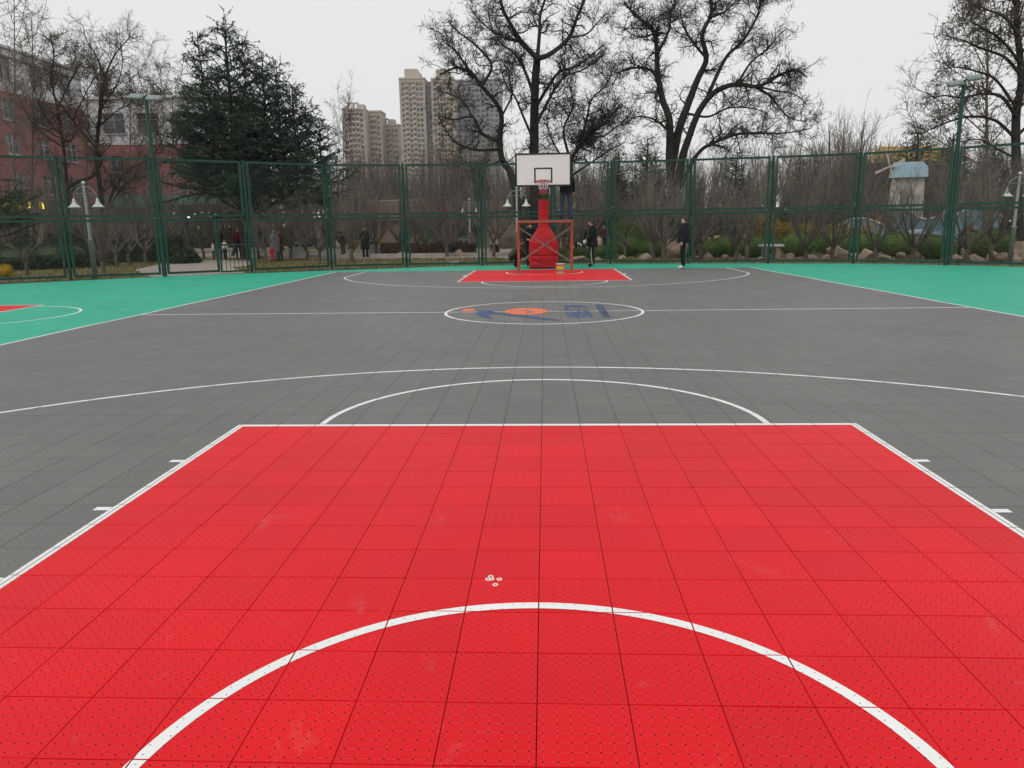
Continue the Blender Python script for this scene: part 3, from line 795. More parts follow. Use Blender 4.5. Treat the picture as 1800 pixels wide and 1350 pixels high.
def tree_parts(root, wood, twig, barkm, twigm, leaf=None, leafm=None):
    V, F = join_tubes(wood); V = V - np.array(root.location)
    link(bpy.data.objects.new('trunk', np_mesh('trunk', V, F, barkm, smooth=True)), root)
    V, F = join_tubes(twig); V = V - np.array(root.location)
    cr = link(bpy.data.objects.new('crown', np_mesh('crown', V, F, twigm)), root)
    if leaf is not None:
        V, F = leaf; V = V - np.array(root.location)
        link(bpy.data.objects.new('leaves', np_mesh('leaves', V, F, leafm)), cr)
    return root

# --- the three big bare trees over the fence
def px_limb(pts, Y, dy, r0, r1, rg):
    n_ = len(pts); res = []
    for i, (x, y) in enumerate(pts):
        t = i / (n_ - 1); res.append(at(x, y, Y + dy * t ** 1.1 + (rg.normal(0, .12) if i else 0)))
    return res, r0, r1
def big_tree(label, Y, base_px, limbs, dens, seed, barkm, twigm, leafn, leafsz, leafm, mid=(0.8, 2.1), wig=.34, droop=.0, aspect=.5, twk=1.0, thin=.66):
    rg = np.random.default_rng(seed); bpx, bpy_ = base_px
    p0 = at(bpx, 460, Y); loc = (float(p0[0]), Y, -0.03)
    t = thing('bare_tree', label, 'tree', loc)
    L = []
    for pts, dy, r0, r1 in limbs: L.append(px_limb(pts, Y, dy, r0 * thin, r1 * thin, rg))
    L0 = limb_levels(L)
    S = spawn(L0, 5.6 * dens, .22, 1, 58, 14, *mid, .5, rg, .016, .10, taper=.25)
    kp = rg.random(len(S[2])) < np.clip((.10 - S[3]) / .075, .10, 1)        # few shoots on the thick wood
    S = tuple(a_[kp] for a_ in S); S = S[:3] + (np.minimum(S[3], .045),)
    L1 = grow(*S, 8, wig, .05, rg)
    tip = [x for x in (L0,)]
    L2 = grow(*spawn(L1, 7.2 * dens, .10, 1, 55, 15, .35, 1.2, .55, rg, .009, .05), 5, wig, .02 - droop, rg)
    L2b = grow(*spawn(L0, 3.0 * dens, .6, 1, 60, 15, .3, 1.0, .4, rg, .008, .05), 5, wig, .02, rg)
    L2 = tuple(np.concatenate([a, b_]) for a, b_ in zip(L2, L2b))
    L3 = grow(*spawn(L2, 9.2 * dens * twk, .1, 1, 52, 16, .14, .5, .7, rg, .0060, .05), 3, wig * .8, .02 - droop, rg, .6)
    lf = None
    if leafn:
        ids = rg.integers(0, len(L3[2]), leafn); lf = leaves(L3[0][ids, rg.integers(1, 4, leafn)], leafsz, rg, .9, aspect)
    return tree_parts(t, [(L0, 9), (L1, 5)], [(L2, 3), (L3, 3)], barkm, twigm, lf, leafm)
big_tree('tall bare tree with thick upright dark trunk directly behind the backboard', 36.5, (942, 460), [
    ([(941, 468), (940, 380), (939, 263), (940, 164), (944, 103)], .4, .42, .27),
    ([(944, 103), (917, 74), (901, 49), (884, 16), (876, -20), (868, -45)], -1.5, .20, .05),
    ([(944, 103), (967, 95), (1000, 66), (1016, 25), (1032, -12), (1036, -40)], 1.2, .20, .05),
    ([(944, 108), (948, 62), (950, 25), (962, -16), (958, -45)], 2.0, .15, .05),
    ([(940, 175), (925, 130), (905, 95), (880, 75), (862, 40), (858, 8)], 2.2, .13, .03),
    ([(941, 190), (965, 150), (985, 125), (1010, 118), (1040, 96), (1062, 78)], -1.8, .13, .03),
    ([(940, 225), (965, 175), (991, 136), (1024, 123), (1049, 105)], 1.8, .12, .03),
    ([(939, 250), (920, 205), (905, 170), (890, 150), (880, 120)], -2.2, .10, .03),
    ([(917, 74), (890, 68), (862, 52), (838, 30), (822, 5)], -1.2, .09, .025),
    ([(1000, 66), (1030, 60), (1050, 40), (1068, 20)], 1.0, .08, .025),
], 1.1, 11, 'bark_dark', 'twig_dark', 9000, .06, 'dead_leaf')
big_tree('leaning bare tree with contorted dark limbs reaching left across the tall towers', 35.0, (925, 460), [
    ([(925, 468), (915, 400), (901, 312), (884, 284), (878, 247), (882, 205), (872, 181), (847, 152), (827, 127), (802, 119), (773, 131)], .3, .30, .05),
    ([(878, 250), (847, 234), (831, 206), (798, 210), (769, 203)], -1.2, .13, .03),
    ([(876, 263), (835, 263), (802, 251), (782, 226), (770, 200)], .8, .11, .025),
    ([(847, 152), (864, 115), (839, 82), (802, 53), (786, 33)], 1.0, .12, .025),
    ([(827, 127), (805, 95), (790, 80), (778, 60)], -1.0, .09, .02),
    ([(831, 206), (815, 180), (790, 165), (766, 160)], 1.2, .08, .02),
    ([(882, 205), (900, 165), (895, 130), (905, 105)], 1.5, .08, .02),
    ([(884, 280), (860, 290), (830, 285), (800, 290)], -.8, .08, .02),
], 0.95, 12, 'bark_dark', 'twig_dark', 4000, .07, 'dead_leaf', (.6, 1.7))
big_tree('slim dark bare tree between the two great bare trees, right of the backboard', 38.5, (1002, 460), [
    ([(1000, 468), (1002, 380), (1004, 288), (1016, 263), (1037, 238), (1065, 214), (1090, 185)], .6, .22, .04),
    ([(1004, 288), (991, 230), (1008, 185), (1000, 150)], -.8, .12, .03),
    ([(1016, 263), (1030, 215), (1040, 175), (1065, 150), (1078, 120)], 1.4, .11, .03),
    ([(1037, 238), (1060, 240), (1085, 222), (1105, 215)], -1.2, .08, .025),
    ([(1003, 300), (975, 255), (962, 220), (965, 190)], 1.2, .09, .025),
    ([(1003, 310), (1040, 285), (1075, 262), (1100, 250)], .5, .09, .025),
], 1.25, 13, 'bark_dark', 'twig_dark', 5000, .06, 'dead_leaf', (.7, 1.8))
big_tree('broad spreading bare tree with forked trunk right of the backboard', 38.0, (1186, 460), [
    ([(1188, 468), (1184, 380), (1178, 288), (1178, 247), (1176, 206), (1164, 173), (1156, 123), (1154, 82), (1148, 53), (1115, 25), (1098, 4)], -.8, .40, .06),
    ([(1164, 173), (1148, 127), (1115, 119), (1090, 127), (1076, 152)], -1.4, .14, .03),
    ([(1180, 300), (1193, 230), (1209, 185), (1226, 140), (1242, 103), (1234, 62), (1250, 25), (1250, -12), (1262, -40)], .8, .34, .06),
    ([(1190, 330), (1200, 275), (1209, 247), (1230, 193), (1259, 160), (1296, 148), (1333, 152), (1370, 132), (1398, 123), (1419, 136)], -.8, .32, .05),
    ([(1240, 178), (1275, 103), (1304, 74), (1329, 33), (1337, 4), (1345, -25)], 1.5, .15, .04),
    ([(1195, 330), (1226, 271), (1255, 251), (1296, 236), (1337, 234), (1378, 234), (1425, 226)], -2.0, .17, .03),
    ([(1320, 150), (1350, 165), (1361, 177), (1386, 206), (1419, 214)], 1.0, .10, .025),
    ([(1155, 95), (1175, 55), (1180, 20), (1195, -15)], 1.6, .12, .04),
    ([(1242, 103), (1215, 70), (1200, 40), (1195, 10)], -1.4, .11, .03),
    ([(1296, 148), (1320, 110), (1350, 85), (1375, 55)], 1.4, .10, .03),
    ([(1333, 152), (1365, 160), (1395, 165), (1415, 180)], -1.2, .08, .025),
    ([(1176, 230), (1150, 210), (1120, 205), (1100, 215)], 1.2, .10, .025),
    ([(1209, 200), (1245, 205), (1280, 190), (1320, 190), (1350, 200)], 2.0, .10, .025),
    ([(1148, 60), (1130, 65), (1110, 60), (1095, 48)], 1.0, .08, .025),
    ([(1250, 30), (1275, 20), (1300, -5)], 1.0, .09, .03),
], 1.12, 14, 'bark_dark', 'twig_dark', 12000, .062, 'dead_leaf')
big_tree('tall bare tree hung with withered leaves at the right edge behind the floodlight', 33.5, (1790, 462), [
    ([(1792, 470), (1790, 380), (1786, 280), (1786, 200), (1795, 150), (1792, 90), (1786, 40), (1790, -10), (1800, -60)], .5, .34, .12),
    ([(1786, 205), (1760, 170), (1725, 165), (1690, 172), (1655, 168), (1625, 182)], -1.0, .12, .025),
    ([(1786, 245), (1750, 212), (1705, 205), (1665, 215), (1625, 232), (1600, 245)], -.6, .11, .02),
    ([(1793, 130), (1765, 100), (1725, 85), (1690, 70), (1660, 62)], .8, .12, .02),
    ([(1790, 60), (1765, 30), (1730, 15), (1700, 0)], -.8, .12, .02),
    ([(1795, 150), (1830, 110), (1870, 90), (1910, 80)], .6, .12, .02),
    ([(1787, 190), (1750, 140), (1715, 125), (1680, 118), (1650, 122)], 1.4, .10, .02),
    ([(1788, 280), (1750, 260), (1720, 245), (1685, 250)], 1.2, .09, .02),
    ([(1790, 20), (1770, -20), (1745, -40)], 1.0, .12, .02),
    ([(1786, 240), (1820, 210), (1860, 190), (1900, 200)], -1.0, .11, .02),
    ([(1793, 110), (1760, 70), (1720, 45), (1690, 30)], -1.6, .10, .02),
], .95, 15, 'bark_dark', 'twig_brown', 11000, .10, 'dead_leaf_pale', (.6, 1.5), .26, .08, .36)
big_tree('pale slender bare tree with upswept shoots left of the right-hand leafy tree', 40.0, (1738, 462), [
    ([(1738, 470), (1738, 330), (1734, 200), (1736, 90), (1730, 10)], .5, .17, .04),
    ([(1737, 300), (1690, 270), (1640, 240), (1600, 205), (1590, 160)], -.8, .06, .012),
    ([(1736, 240), (1690, 200), (1640, 170), (1605, 150), (1598, 120)], .8, .06, .012),
    ([(1735, 180), (1700, 140), (1660, 110), (1640, 60)], -.5, .05, .012),
    ([(1735, 130), (1710, 80), (1690, 40), (1680, 0)], .5, .05, .012),
    ([(1736, 260), (1770, 220), (1800, 180), (1810, 130)], 1, .05, .012),
    ([(1736, 160), (1760, 110), (1775, 60), (1780, 0)], -1, .05, .012),
], .7, 16, 'bark_pale', 'twig_grey', 0, 0, None, (.5, 1.4), .14)

# --- bare trees in front of the red building
big_tree('dark forked bare tree with a long low limb before the red building corner', 40.0, (118, 462), [
    ([(124, 470), (119, 400), (118, 330), (112, 260), (102, 195), (90, 140), (95, 95), (88, 60)], .4, .17, .03),
    ([(118, 330), (140, 318), (165, 308), (178, 280), (170, 262), (128, 212), (112, 190), (80, 150)], -.6, .16, .03),
    ([(102, 190), (120, 150), (135, 120), (128, 85)], 1, .08, .02), ([(118, 250), (80, 205), (62, 160), (60, 110)], -1, .07, .02),
    ([(128, 212), (150, 165), (165, 135), (160, 95)], 1.2, .06, .02), ([(112, 260), (70, 230), (40, 190), (25, 150)], .8, .06, .02),
], 1.0, 21, 'bark_dark', 'twig_brown', 900, .06, 'dead_leaf', (.7, 1.9), .22)
big_tree('dark bare tree with a V-shaped top against the sky left of the floodlight', 42.0, (186, 462), [
    ([(188, 470), (184, 390), (176, 330), (170, 270), (176, 200), (182, 150), (184, 130)], .4, .26, .09),
    ([(184, 135), (170, 100), (152, 70), (146, 45)], -.8, .08, .02), ([(184, 135), (200, 100), (222, 72), (240, 58)], .8, .08, .02),
    ([(180, 160), (165, 120), (145, 100), (125, 70)], 1, .06, .02), ([(178, 190), (205, 150), (215, 115), (212, 75)], -1, .06, .02),
    ([(184, 380), (200, 335), (225, 300), (262, 280), (285, 250)], .6, .13, .025), ([(184, 375), (215, 330), (240, 310), (275, 318)], -.6, .10, .025),
    ([(176, 220), (205, 195), (232, 180), (255, 150)], .5, .06, .02), ([(172, 260), (150, 225), (130, 200)], -.9, .06, .02),
], 1.0, 22, 'bark_dark', 'twig_brown', 700, .06, 'dead_leaf', (.7, 1.9), .2)
def spindly(label, px, Y, top, seed, barkm='bark_pale', twigm='twig_grey', spread=26, r=.12, dens=.72, leafn=500):
    rg = np.random.default_rng(seed); lim = [([(px, 468), (px + 2, 330), (px + 4, (top + 330) // 2), (px + 2, top)], .3, r, .02)]
    for k in range(11):
        y = 330 - (330 - top) * (k + 1) / 13; s = (-1) ** k * rg.uniform(.6, 1.3)
        lim.append(([(px + 3, y), (px + 3 + s * spread * .6, y - 30), (px + 3 + s * spread, y - 75)], rg.uniform(-1.4, 1.4), .03, .008))
    return big_tree(label, Y, (px, 460), lim, dens, seed, barkm, twigm, leafn, .06, 'dead_leaf', (.4, 1.3), .15)
spindly('tall pale poplar-like bare tree nearest the left edge of the photo', 22, 38, -40, 31)
spindly('slender pale bare tree just right of the leftmost tall tree', 54, 41, 20, 32)
spindly('thin bare tree behind the left floodlight pole', 262, 47, 130, 33, 'bark_grey', 'twig_brown', 30, .1)
spindly('thin bare tree between the floodlight pole and the big cedar', 300, 49, 150, 34, 'bark_grey', 'twig_brown', 30, .1)
spindly('thin bare tree crowding the red building corner', 150, 52, 100, 35, 'bark_grey', 'twig_brown', 34, .1)
spindly('thin bare tree standing before the rear wing of the red building', 225, 53, 110, 36, 'bark_grey', 'twig_brown', 34, .1)
spindly('thin bare tree right of the big cedar at the edge of the beige tower', 600, 52, 190, 37, 'bark_grey', 'twig_brown', 16, .07, .55, 200)

# --- cedars
def cedar(label, loc, leaders, maxL, seed, needlem='needle', zlow=1.0, nd=34, name='cedar_tree', lowp=.62, gapz=(.26, .50), flatb=.12):
    rg = np.random.default_rng(seed); t = thing(name, label, 'tree', loc)
    trunks, P, D, L, Rd = [], [], [], [], []
    for (dx, dyy, h, sc, z0) in leaders:
        lean = np.array([dx, dyy, 0]); n_ = 12; first = not trunks; zs0 = 0 if first else z0
        pts = [lean * (min(1, z / 6) if first else min(1, max(0, (z - zs0) / 1.7)) ** .8) + np.array([rg.normal(0, .03), rg.normal(0, .03), z]) for z in np.linspace(zs0, h, n_)]
        trunks.append((pts, .26 * sc + .03 if first else .13 * sc, .02)); z = max(zlow, z0 + (0 if first else .8))
        while z < h - .15:
            f = (z - zlow) / (h - zlow); ln = (maxL * sc * (1 - f) ** lowp) * 1.0 + .22
            k = rg.integers(4, 7)
            for a in rg.uniform(0, 2 * math.pi, k):
                zz = (z - zs0) / (h - zs0) * (n_ - 1); i = min(int(zz), n_ - 2); ft = zz - i; p = pts[i] * (1 - ft) + pts[i + 1] * ft
                el = R_(rg.uniform(-4, 20) + 30 * f)
                P.append(p); D.append((math.cos(a) * math.cos(el), math.sin(a) * math.cos(el), math.sin(el))); L.append(ln * rg.uniform(.55, 1.15)); Rd.append(.012 + .016 * ln)
            z += rg.uniform(*gapz)
    B0 = limb_levels([(p, a, b_) for p, a, b_ in trunks], 14)
    B1 = grow(np.array(P), np.array(D), np.array(L), np.array(Rd), 9, .07, .004, rg, .3)
    B2 = grow(*spawn(B1, 8.5, .16, 1, 52, 12, .30, 1.0, .4, rg, .005, -.04, flatb, .35), 4, .08, -.07, rg)
    V, F = join_tubes([(B0, 8), (B1, 4), (B2, 3)])
    link(bpy.data.objects.new('trunk', np_mesh('trunk', V, F, 'bark_dark')), t)
    # needle tufts along branchlets and branch ends
    cnt = np.maximum((B2[2] * nd).astype(int), 4); idx = np.repeat(np.arange(len(cnt)), cnt); N = len(idx)
    tt = rg.uniform(0, 1, N) * (B2[0].shape[1] - 1); i0 = np.minimum(tt.astype(int), B2[0].shape[1] - 2); f = (tt - i0)[:, None]
    a, b_ = B2[0][idx, i0], B2[0][idx, i0 + 1]; p = a + (b_ - a) * f; tan = nrm(b_ - a)
    q = nrm(tan * .7 + rg.normal(0, .6, (N, 3))); sd = nrm(np.cross(q, rg.normal(0, 1, (N, 3)))); ln = rg.uniform(.07, .15, N)[:, None]
    V = np.stack([p - sd * .021, p + sd * .021, p + q * ln], 1).reshape(-1, 3)
    link(bpy.data.objects.new('crown', np_mesh('crown', V, np.arange(N * 3).reshape(-1, 3), needlem)), t)
    return t
cY = 37.0
cxp = lambda px: xat(px, cY)
c0 = cxp(430)
cedar('huge dark green cedar with several pointed tops left of the towers', (c0, cY, -.03), [
    (cxp(424) - c0, 0, float(at(424, 32, cY)[2]), 1.0, 2.0), (cxp(370) - c0, .6, float(at(370, 46, cY)[2]), .72, 3.0), (cxp(462) - c0, -.7, float(at(458, 68, cY)[2]), .62, 3.0),
    (cxp(478) - c0, .4, float(at(474, 84, cY)[2]), .8, 2.6), (cxp(500) - c0, .5, float(at(492, 100, cY)[2]), .8, 2.6), (cxp(535) - c0, -.5, float(at(530, 150, cY)[2]), .74, 2.0), (cxp(568) - c0, .3, float(at(562, 205, cY)[2]), .62, 1.8), (cxp(348) - c0, .2, float(at(352, 170, cY)[2]), .6, 2.4), (cxp(400) - c0, -.8, float(at(398, 140, cY)[2]), .6, 2.4)], 4.2, 41, 'needle', 2.4, 29, lowp=.9)
c1 = xat(-45, 33)
cedar('small green cedar with drooping boughs at the left edge behind the fence', (c1, 33, -.03), [(0, 0, 4.3, 1, .7), (.5, .4, 3.6, .8, .8)], 3.4, 42, 'needle_light', .7, 30, lowp=.45)
bgc = [(1135, 47, 6.8, 'dark evergreen seen behind the slim bare tree right of the backboard'), (1085, 50, 6.2, 'dark evergreen behind the fence just left of the forked bare tree'), (1600, 56, 8.2, 'dark conifer rising behind the blue-roofed windmill'),
       (845, 52, 5.6, 'dark evergreen behind the left-reaching bare tree, low over the fence'), (1660, 60, 8.0, 'dark conifer right of the windmill before the yellow-roofed hall'), (1290, 52, 6.3, 'dark evergreen under the spreading bare tree, behind the hedge'),
       (1400, 55, 6.0, 'dark evergreen behind the fence under the low right limb'), (960, 54, 5.8, 'dark evergreen straight behind the backboard'), (1735, 52, 6.5, 'dark conifer beyond the right floodlight pole')]
pc = None
for k, (px, Y, h, lab) in enumerate(bgc):
    loc = (xat(px, Y), Y, -.03)
    if pc is None: pc = cedar(lab, loc, [(0, 0, 6.8, .8, 1.2), (.5, .2, 5.2, .6, 1)], 2.4, 43, 'evergreen', .5, 16, name='evergreen_tree', lowp=.55); o = pc
    else: o = copy_tree(pc); o.location = loc; o['label'] = lab
    o.scale = (h / 6.8 * 1.05,) * 2 + (h / 6.8,); o.rotation_euler = (0, 0, k * 1.3); o['group'] = 'evergreens in the park behind the fence'

# --- small ornamental trees with many upright shoots
def shrub_tree_meshes(seed, hgt=3.9, nst=7, dens=1.0, fork=.75):
    rg = np.random.default_rng(seed); limbs = [([(0, 0, 0), (rg.normal(0, .04), rg.normal(0, .04), fork * .6), (rg.normal(0, .05), rg.normal(0, .05), fork)], .095, .07)]
    for k in range(nst):
        a = 2 * math.pi * (k + rg.uniform(-.3, .3)) / nst; sp = rg.uniform(.5, 1.1); h = hgt * rg.uniform(.62, .8)
        limbs.append(([(0, 0, fork - .12), (math.cos(a) * sp * .45, math.sin(a) * sp * .45, fork + .38), (math.cos(a) * sp * .9, math.sin(a) * sp * .9, fork + (h - fork) * .55), (math.cos(a) * sp * 1.15, math.sin(a) * sp * 1.15, h)], .045, .012))
    B0 = limb_levels(limbs, 12)
    B1 = grow(*spawn(B0, 4.2 * dens, .3, 1, 38, 12, .7, 1.5, .5, rg, .008, .28), 6, .09, .10, rg)
    B2 = grow(*spawn(B1, 5.5 * dens, .1, 1, 34, 12, .4, 1.15, .6, rg, .0055, .2), 4, .08, .08, rg, .6)
    B3 = grow(*spawn(B2, 3.2 * dens, .1, 1, 36, 12, .2, .6, .7, rg, .0045, .1), 2, .08, .05, rg, .6)
    V, F = join_tubes([(B0, 7)]); me1 = np_mesh('trunk', V, F, 'bark_grey', smooth=True)
    V, F = join_tubes([(B1, 4), (B2, 3), (B3, 3)]); me2 = np_mesh('crown', V, F, 'twig_grey')
    return me1, me2, B3
SH = [shrub_tree_meshes(s, h, n_, d_, f_) for s, h, n_, d_, f_ in ((51, 3.9, 7, 1, .75), (52, 4.2, 6, 1, .9), (53, 3.5, 8, 1, .6), (54, 3.0, 5, .8, .8), (55, 4.4, 8, 1.1, .7))]
def shrub_tree(name, k, loc, rz, sc, label, group, twigm=None):
    t = thing(name, label, 'tree', loc, rz, group); t.scale = (sc, sc, sc * random.uniform(.92, 1.08))
    place('trunk', SH[k][0], t); place('crown', SH[k][1], t)
    return t
G1 = 'small many-stemmed bare trees behind the fence'
small = [(47, 484, 3, .75, 'thin bare sapling on the grass near the left edge, inside the lamp'), (75, 470, 3, .8, 'bare sapling behind the low shrubs left of the leftmost full fence post'),
 (183, 481, 2, .85, 'low branching bare tree just right of the left twin-bell lamp'), (207, 470, 3, .8, 'bare sapling right of the low tree by the left lamp'), (228, 468, 3, .85, 'brown-stemmed sapling midway between left lamp and floodlight pole'),
 (257, 464, 3, .9, 'bare sapling next to the floodlight pole, left side'), (358, 456, 3, .85, 'sapling beside the path left of the gate'), (467, 462, 1, .8, 'bare tree immediately right of the gate post'),
 (512, 456, 0, .9, 'bare tree right of the couple in grey and wine coats'), (538, 458, 4, .85, 'bare tree beside the pale litter bin'), (562, 464, 3, .9, 'small forked bare tree left of the fourth fence post'),
 (623, 462, 4, 1.05, 'large many-stemmed bare tree centred in the bay left of the pavilion'), (662, 450, 0, .9, 'bare tree before the pavilion wall, behind the yellow-clad child'), (735, 450, 0, .85, 'bare tree before the pavilion near its left edge'),
 (748, 449, 1, .8, 'twin-stemmed bare tree beside the green pavilion door'), (786, 452, 2, 1.0, 'vase-shaped bare tree with pink blossom in front of the brown hedge'), (868, 452, 3, 1.0, 'bare tree behind the seated woman left of the stand'),
 (1000, 458, 2, .9, 'bare tree behind the scaffold right post'), (1098, 455, 3, .8, 'pale slim sapling in front of the clipped hedge'), (1150, 456, 4, 1.0, 'thick grey bare tree between hedge and big boulder'),
 (1166, 461, 1, 1.0, 'leaning bare tree just left of the man in the black hooded jacket'), (1218, 459, 0, .9, 'bare tree just right of the man in the black hooded jacket'), (1232, 457, 3, 1.1, 'thin forked bare tree right of the standing man, by the pale rock'),
 (1291, 458, 4, .95, 'bare tree in front of a round bush, mid right bay'), (1313, 459, 0, .95, 'bare tree standing left of the stone bench'), (1414, 460, 4, .95, 'bare tree between the stone bench and the large flat boulder'),
 (1463, 457, 2, 1.0, 'bare tree growing at the large flat boulder'), (1536, 461, 0, .85, 'bare tree in front of the bush below the windmill'), (1605, 459, 2, 1.05, 'bare tree right below the windmill tower'), (1697, 463, 2, 1.05, 'low-forking bare tree beside the right floodlight pole'),
 (1745, 460, 4, 1.0, 'bare tree between floodlight pole and the right twin-bell lamp')]
for px, py, k, sc, lab in small:
    p = ground(px, py, -.03); shrub_tree('ornamental_tree', k, tuple(p), random.uniform(0, 6), sc, lab, G1)
G2 = 'thicket of bare trees further back in the park'
rs = random.Random(9)
for row, (Y, n_, s0, s1) in enumerate(((35.5, 9, 1.0, 1.2), (41, 14, 1.05, 1.35), (49, 19, 1.25, 1.65), (58, 24, 1.5, 2.0), (70, 30, 1.9, 2.4))):
    for j in range(n_):
        px = 430 + (1840 - 430) * (j + rs.uniform(.1, .9)) / n_
        if row == 0 and px < 900: continue
        if row == 0 and 1280 < px < 1560: continue
        if Y < 46 and px > 1490 and rs.random() < .75: continue
        y = Y + rs.uniform(-2.2, 2.2); k = rs.choice((0, 1, 2, 4))
        shrub_tree('thicket_tree', k, (xat(px, y), y, -.03), rs.uniform(0, 6), rs.uniform(s0, s1), 'bare grey many-stemmed tree in the thicket behind the fence row', G2)
for j in range(16):
    px = -40 + 480 * (j + rs.uniform(.1, .9)) / 16; y = rs.uniform(40, 56)
    shrub_tree('thicket_tree', rs.choice((0, 1, 2, 4)), (xat(px, y), y, -.03), rs.uniform(0, 6), rs.uniform(1.0, 1.4), 'bare grey many-stemmed tree in the thicket before the red building', 'thicket of bare trees before the red building')
# taller pale whips over the fence right of the spreading tree
for j, (px, Y, sc) in enumerate(((1445, 60, 2.3), (1475, 63, 2.5), (1505, 61, 2.3), (1530, 64, 2.3), (1425, 66, 2.2), (1100, 64, 2.1), (1060, 66, 2.0), (680, 62, 1.9), (730, 66, 2.0), (790, 64, 2.0), (640, 60, 1.8), (585, 58, 1.8))):
    shrub_tree('thicket_tree', (1, 4, 0)[j % 3], (xat(px, Y), Y, -.03), j * 1.1, sc, 'tall bare tree showing its twiggy top just over the fence', 'tall bare trees over the fence top')
# far-off wood, one mass
_m1, _m2, _ = shrub_tree_meshes(58, 4.0, 6, .62, .7)
fv = np.empty(len(_m2.vertices) * 3, np.float32); _m2.vertices.foreach_get('co', fv); fv = fv.reshape(-1, 3)
ff = np.empty(len(_m2.loops), np.int32); _m2.loops.foreach_get('vertex_index', ff); ff = ff.reshape(-1, 4)
rg = np.random.default_rng(77); VV, FF = [], []
for j in range(26):
    a_ = rg.uniform(0, 6.28); k_ = rg.uniform(1.9, 2.7); c_, s_ = math.cos(a_), math.sin(a_)
    q = fv * k_; q = np.stack([q[:, 0] * c_ - q[:, 1] * s_ - 34 + 122 * (j + rg.random()) / 26, q[:, 0] * s_ + q[:, 1] * c_ + rg.uniform(84, 91), q[:, 2] - .03], 1)
    VV.append(q); FF.append(ff + j * len(fv))
fw_ = link(bpy.data.objects.new('far_wood', np_mesh('far_wood', np.concatenate(VV), np.concatenate(FF), 'twig_brown'))); tag(fw_, 'far-off bare wood beyond the park, one grey-brown mass', 'wood', kind='stuff')
# pink blossom on three of the trees
def blossom(px, py, Y, rx, rz, n_, lab):
    rg = np.random.default_rng(int(px)); p = at(px, py, Y); root = thing('blossom_shrub', lab, 'shrub', (float(p[0]), Y, -.03))
    B0 = limb_levels([([(0, 0, 0), (rg.normal(0, .1), 0, p[2] * .5), (rg.normal(0, .3), rg.normal(0, .3), p[2] + rz)], .03, .01) for _ in range(5)], 8)
    B1 = grow(*spawn(B0, 7, .4, 1, 45, 12, .3, .8, .5, rg, .005, .2), 4, .1, .05, rg)
    V, F = join_tubes([(B0, 5), (B1, 3)]); link(bpy.data.objects.new('stems', np_mesh('stems', V, F, 'twig_brown')), root)
    P = np.stack([rg.normal(0, rx * .5, n_), rg.normal(0, rx * .5, n_), p[2] + rg.normal(0, rz * .55, n_)], 1)
    V, F = leaves(P, .06, rg, 0, .9); link(bpy.data.objects.new('blossom', np_mesh('blossom', V, F, 'blossom')), root)
blossom(785, 380, 38.6, .5, .45, 420, 'pink blossom tuft on the vase-shaped tree right of the green door')
blossom(660, 365, 44, 1.1, .7, 420, 'faint pink blossoming shrub in front of the pavilion roof')
blossom(531, 396, 46, .35, .2, 160, 'small red-pink blossom tuft above the litter bin, left of the pavilion')

# --- clipped bushes and hedges
def clipped(name, pts_fn, core, n_, size, mat, seed):
    rg = np.random.default_rng(seed); P = pts_fn(rg, n_); V, F = leaves(P, size, rg, -.2, .6)
    k = len(V); cv, cf = core
    V = np.concatenate([V, cv]); return np_mesh(name, V, [F, np.asarray(cf) + k], mat)
def sphere_core(r, rz, n1=14, n2=9):
    vs = [(r * math.sin(math.pi * i / n2) * math.cos(2 * math.pi * k / n1), r * math.sin(math.pi * i / n2) * math.sin(2 * math.pi * k / n1), rz - rz * math.cos(math.pi * i / n2)) for i in range(n2 + 1) for k in range(n1)]
    fs = [(i * n1 + k, i * n1 + (k + 1) % n1, (i + 1) * n1 + (k + 1) % n1, (i + 1) * n1 + k) for i in range(n2) for k in range(n1)]
    return np.array(vs), fs
def ball_pts(rg, n_):
    d = nrm(rg.normal(0, 1, (n_, 3))); r = rg.uniform(.90, 1.02, n_)[:, None]; P = d * r; P[:, 2] = (P[:, 2] * .46 + .47); P[:, :2] *= .72
    P += rg.normal(0, .012, P.shape); return P[P[:, 2] > 0]
BALL = clipped('foliage', ball_pts, sphere_core(.64, .43), 5200, .05, 'boxwood', 61)
balls = [(1107, 450, 36, 1.0, 'round clipped bush at the left end of the hedge row, behind the pale sapling'), (1150, 452, 34.5, .9, 'round clipped bush behind the thick grey tree'), (1207, 452, 35, 1.0, 'round clipped bush behind the man in the hooded jacket'),
 (1245, 452, 33.5, .85, 'round clipped bush directly behind the pale boulder'), (1278, 450, 34, 1.0, 'round clipped bush left of the stone bench, two trees in'), (1325, 453, 33, 1.0, 'dark round clipped bush touching the stone bench'),
 (1352, 444, 36.5, .9, 'round clipped bush behind the stone bench'), (1405, 450, 33.5, 1.15, 'round clipped bush right of the stone bench'), (1465, 444, 35.5, 1.1, 'round clipped bush behind the large flat boulder'), (1522, 448, 33.0, 1.1, 'round clipped bush left below the windmill'),
 (1582, 449, 32.0, 1.1, 'round clipped bush below the windmill tower'), (1650, 456, 29.6, 1.0, 'dark round clipped bush left against the right floodlight pole'), (1742, 451, 30.0, 1.25, 'broad round clipped bush right of the right floodlight pole')]
for k, (px, py, Y, sc, lab) in enumerate(balls):
    t = thing('clipped_bush', lab, 'bush', (xat(px, Y), Y, -.03), k * .9, 'round clipped bushes behind the right fence'); t.scale = (sc * 1.02, sc * 1.02, sc * 1.02)
    place('foliage', BALL, t); q = MB(); q.tube([(0, 0, 0), (0, 0, .3)], .04, 6); q.build('stem', 'bark_dark', t)
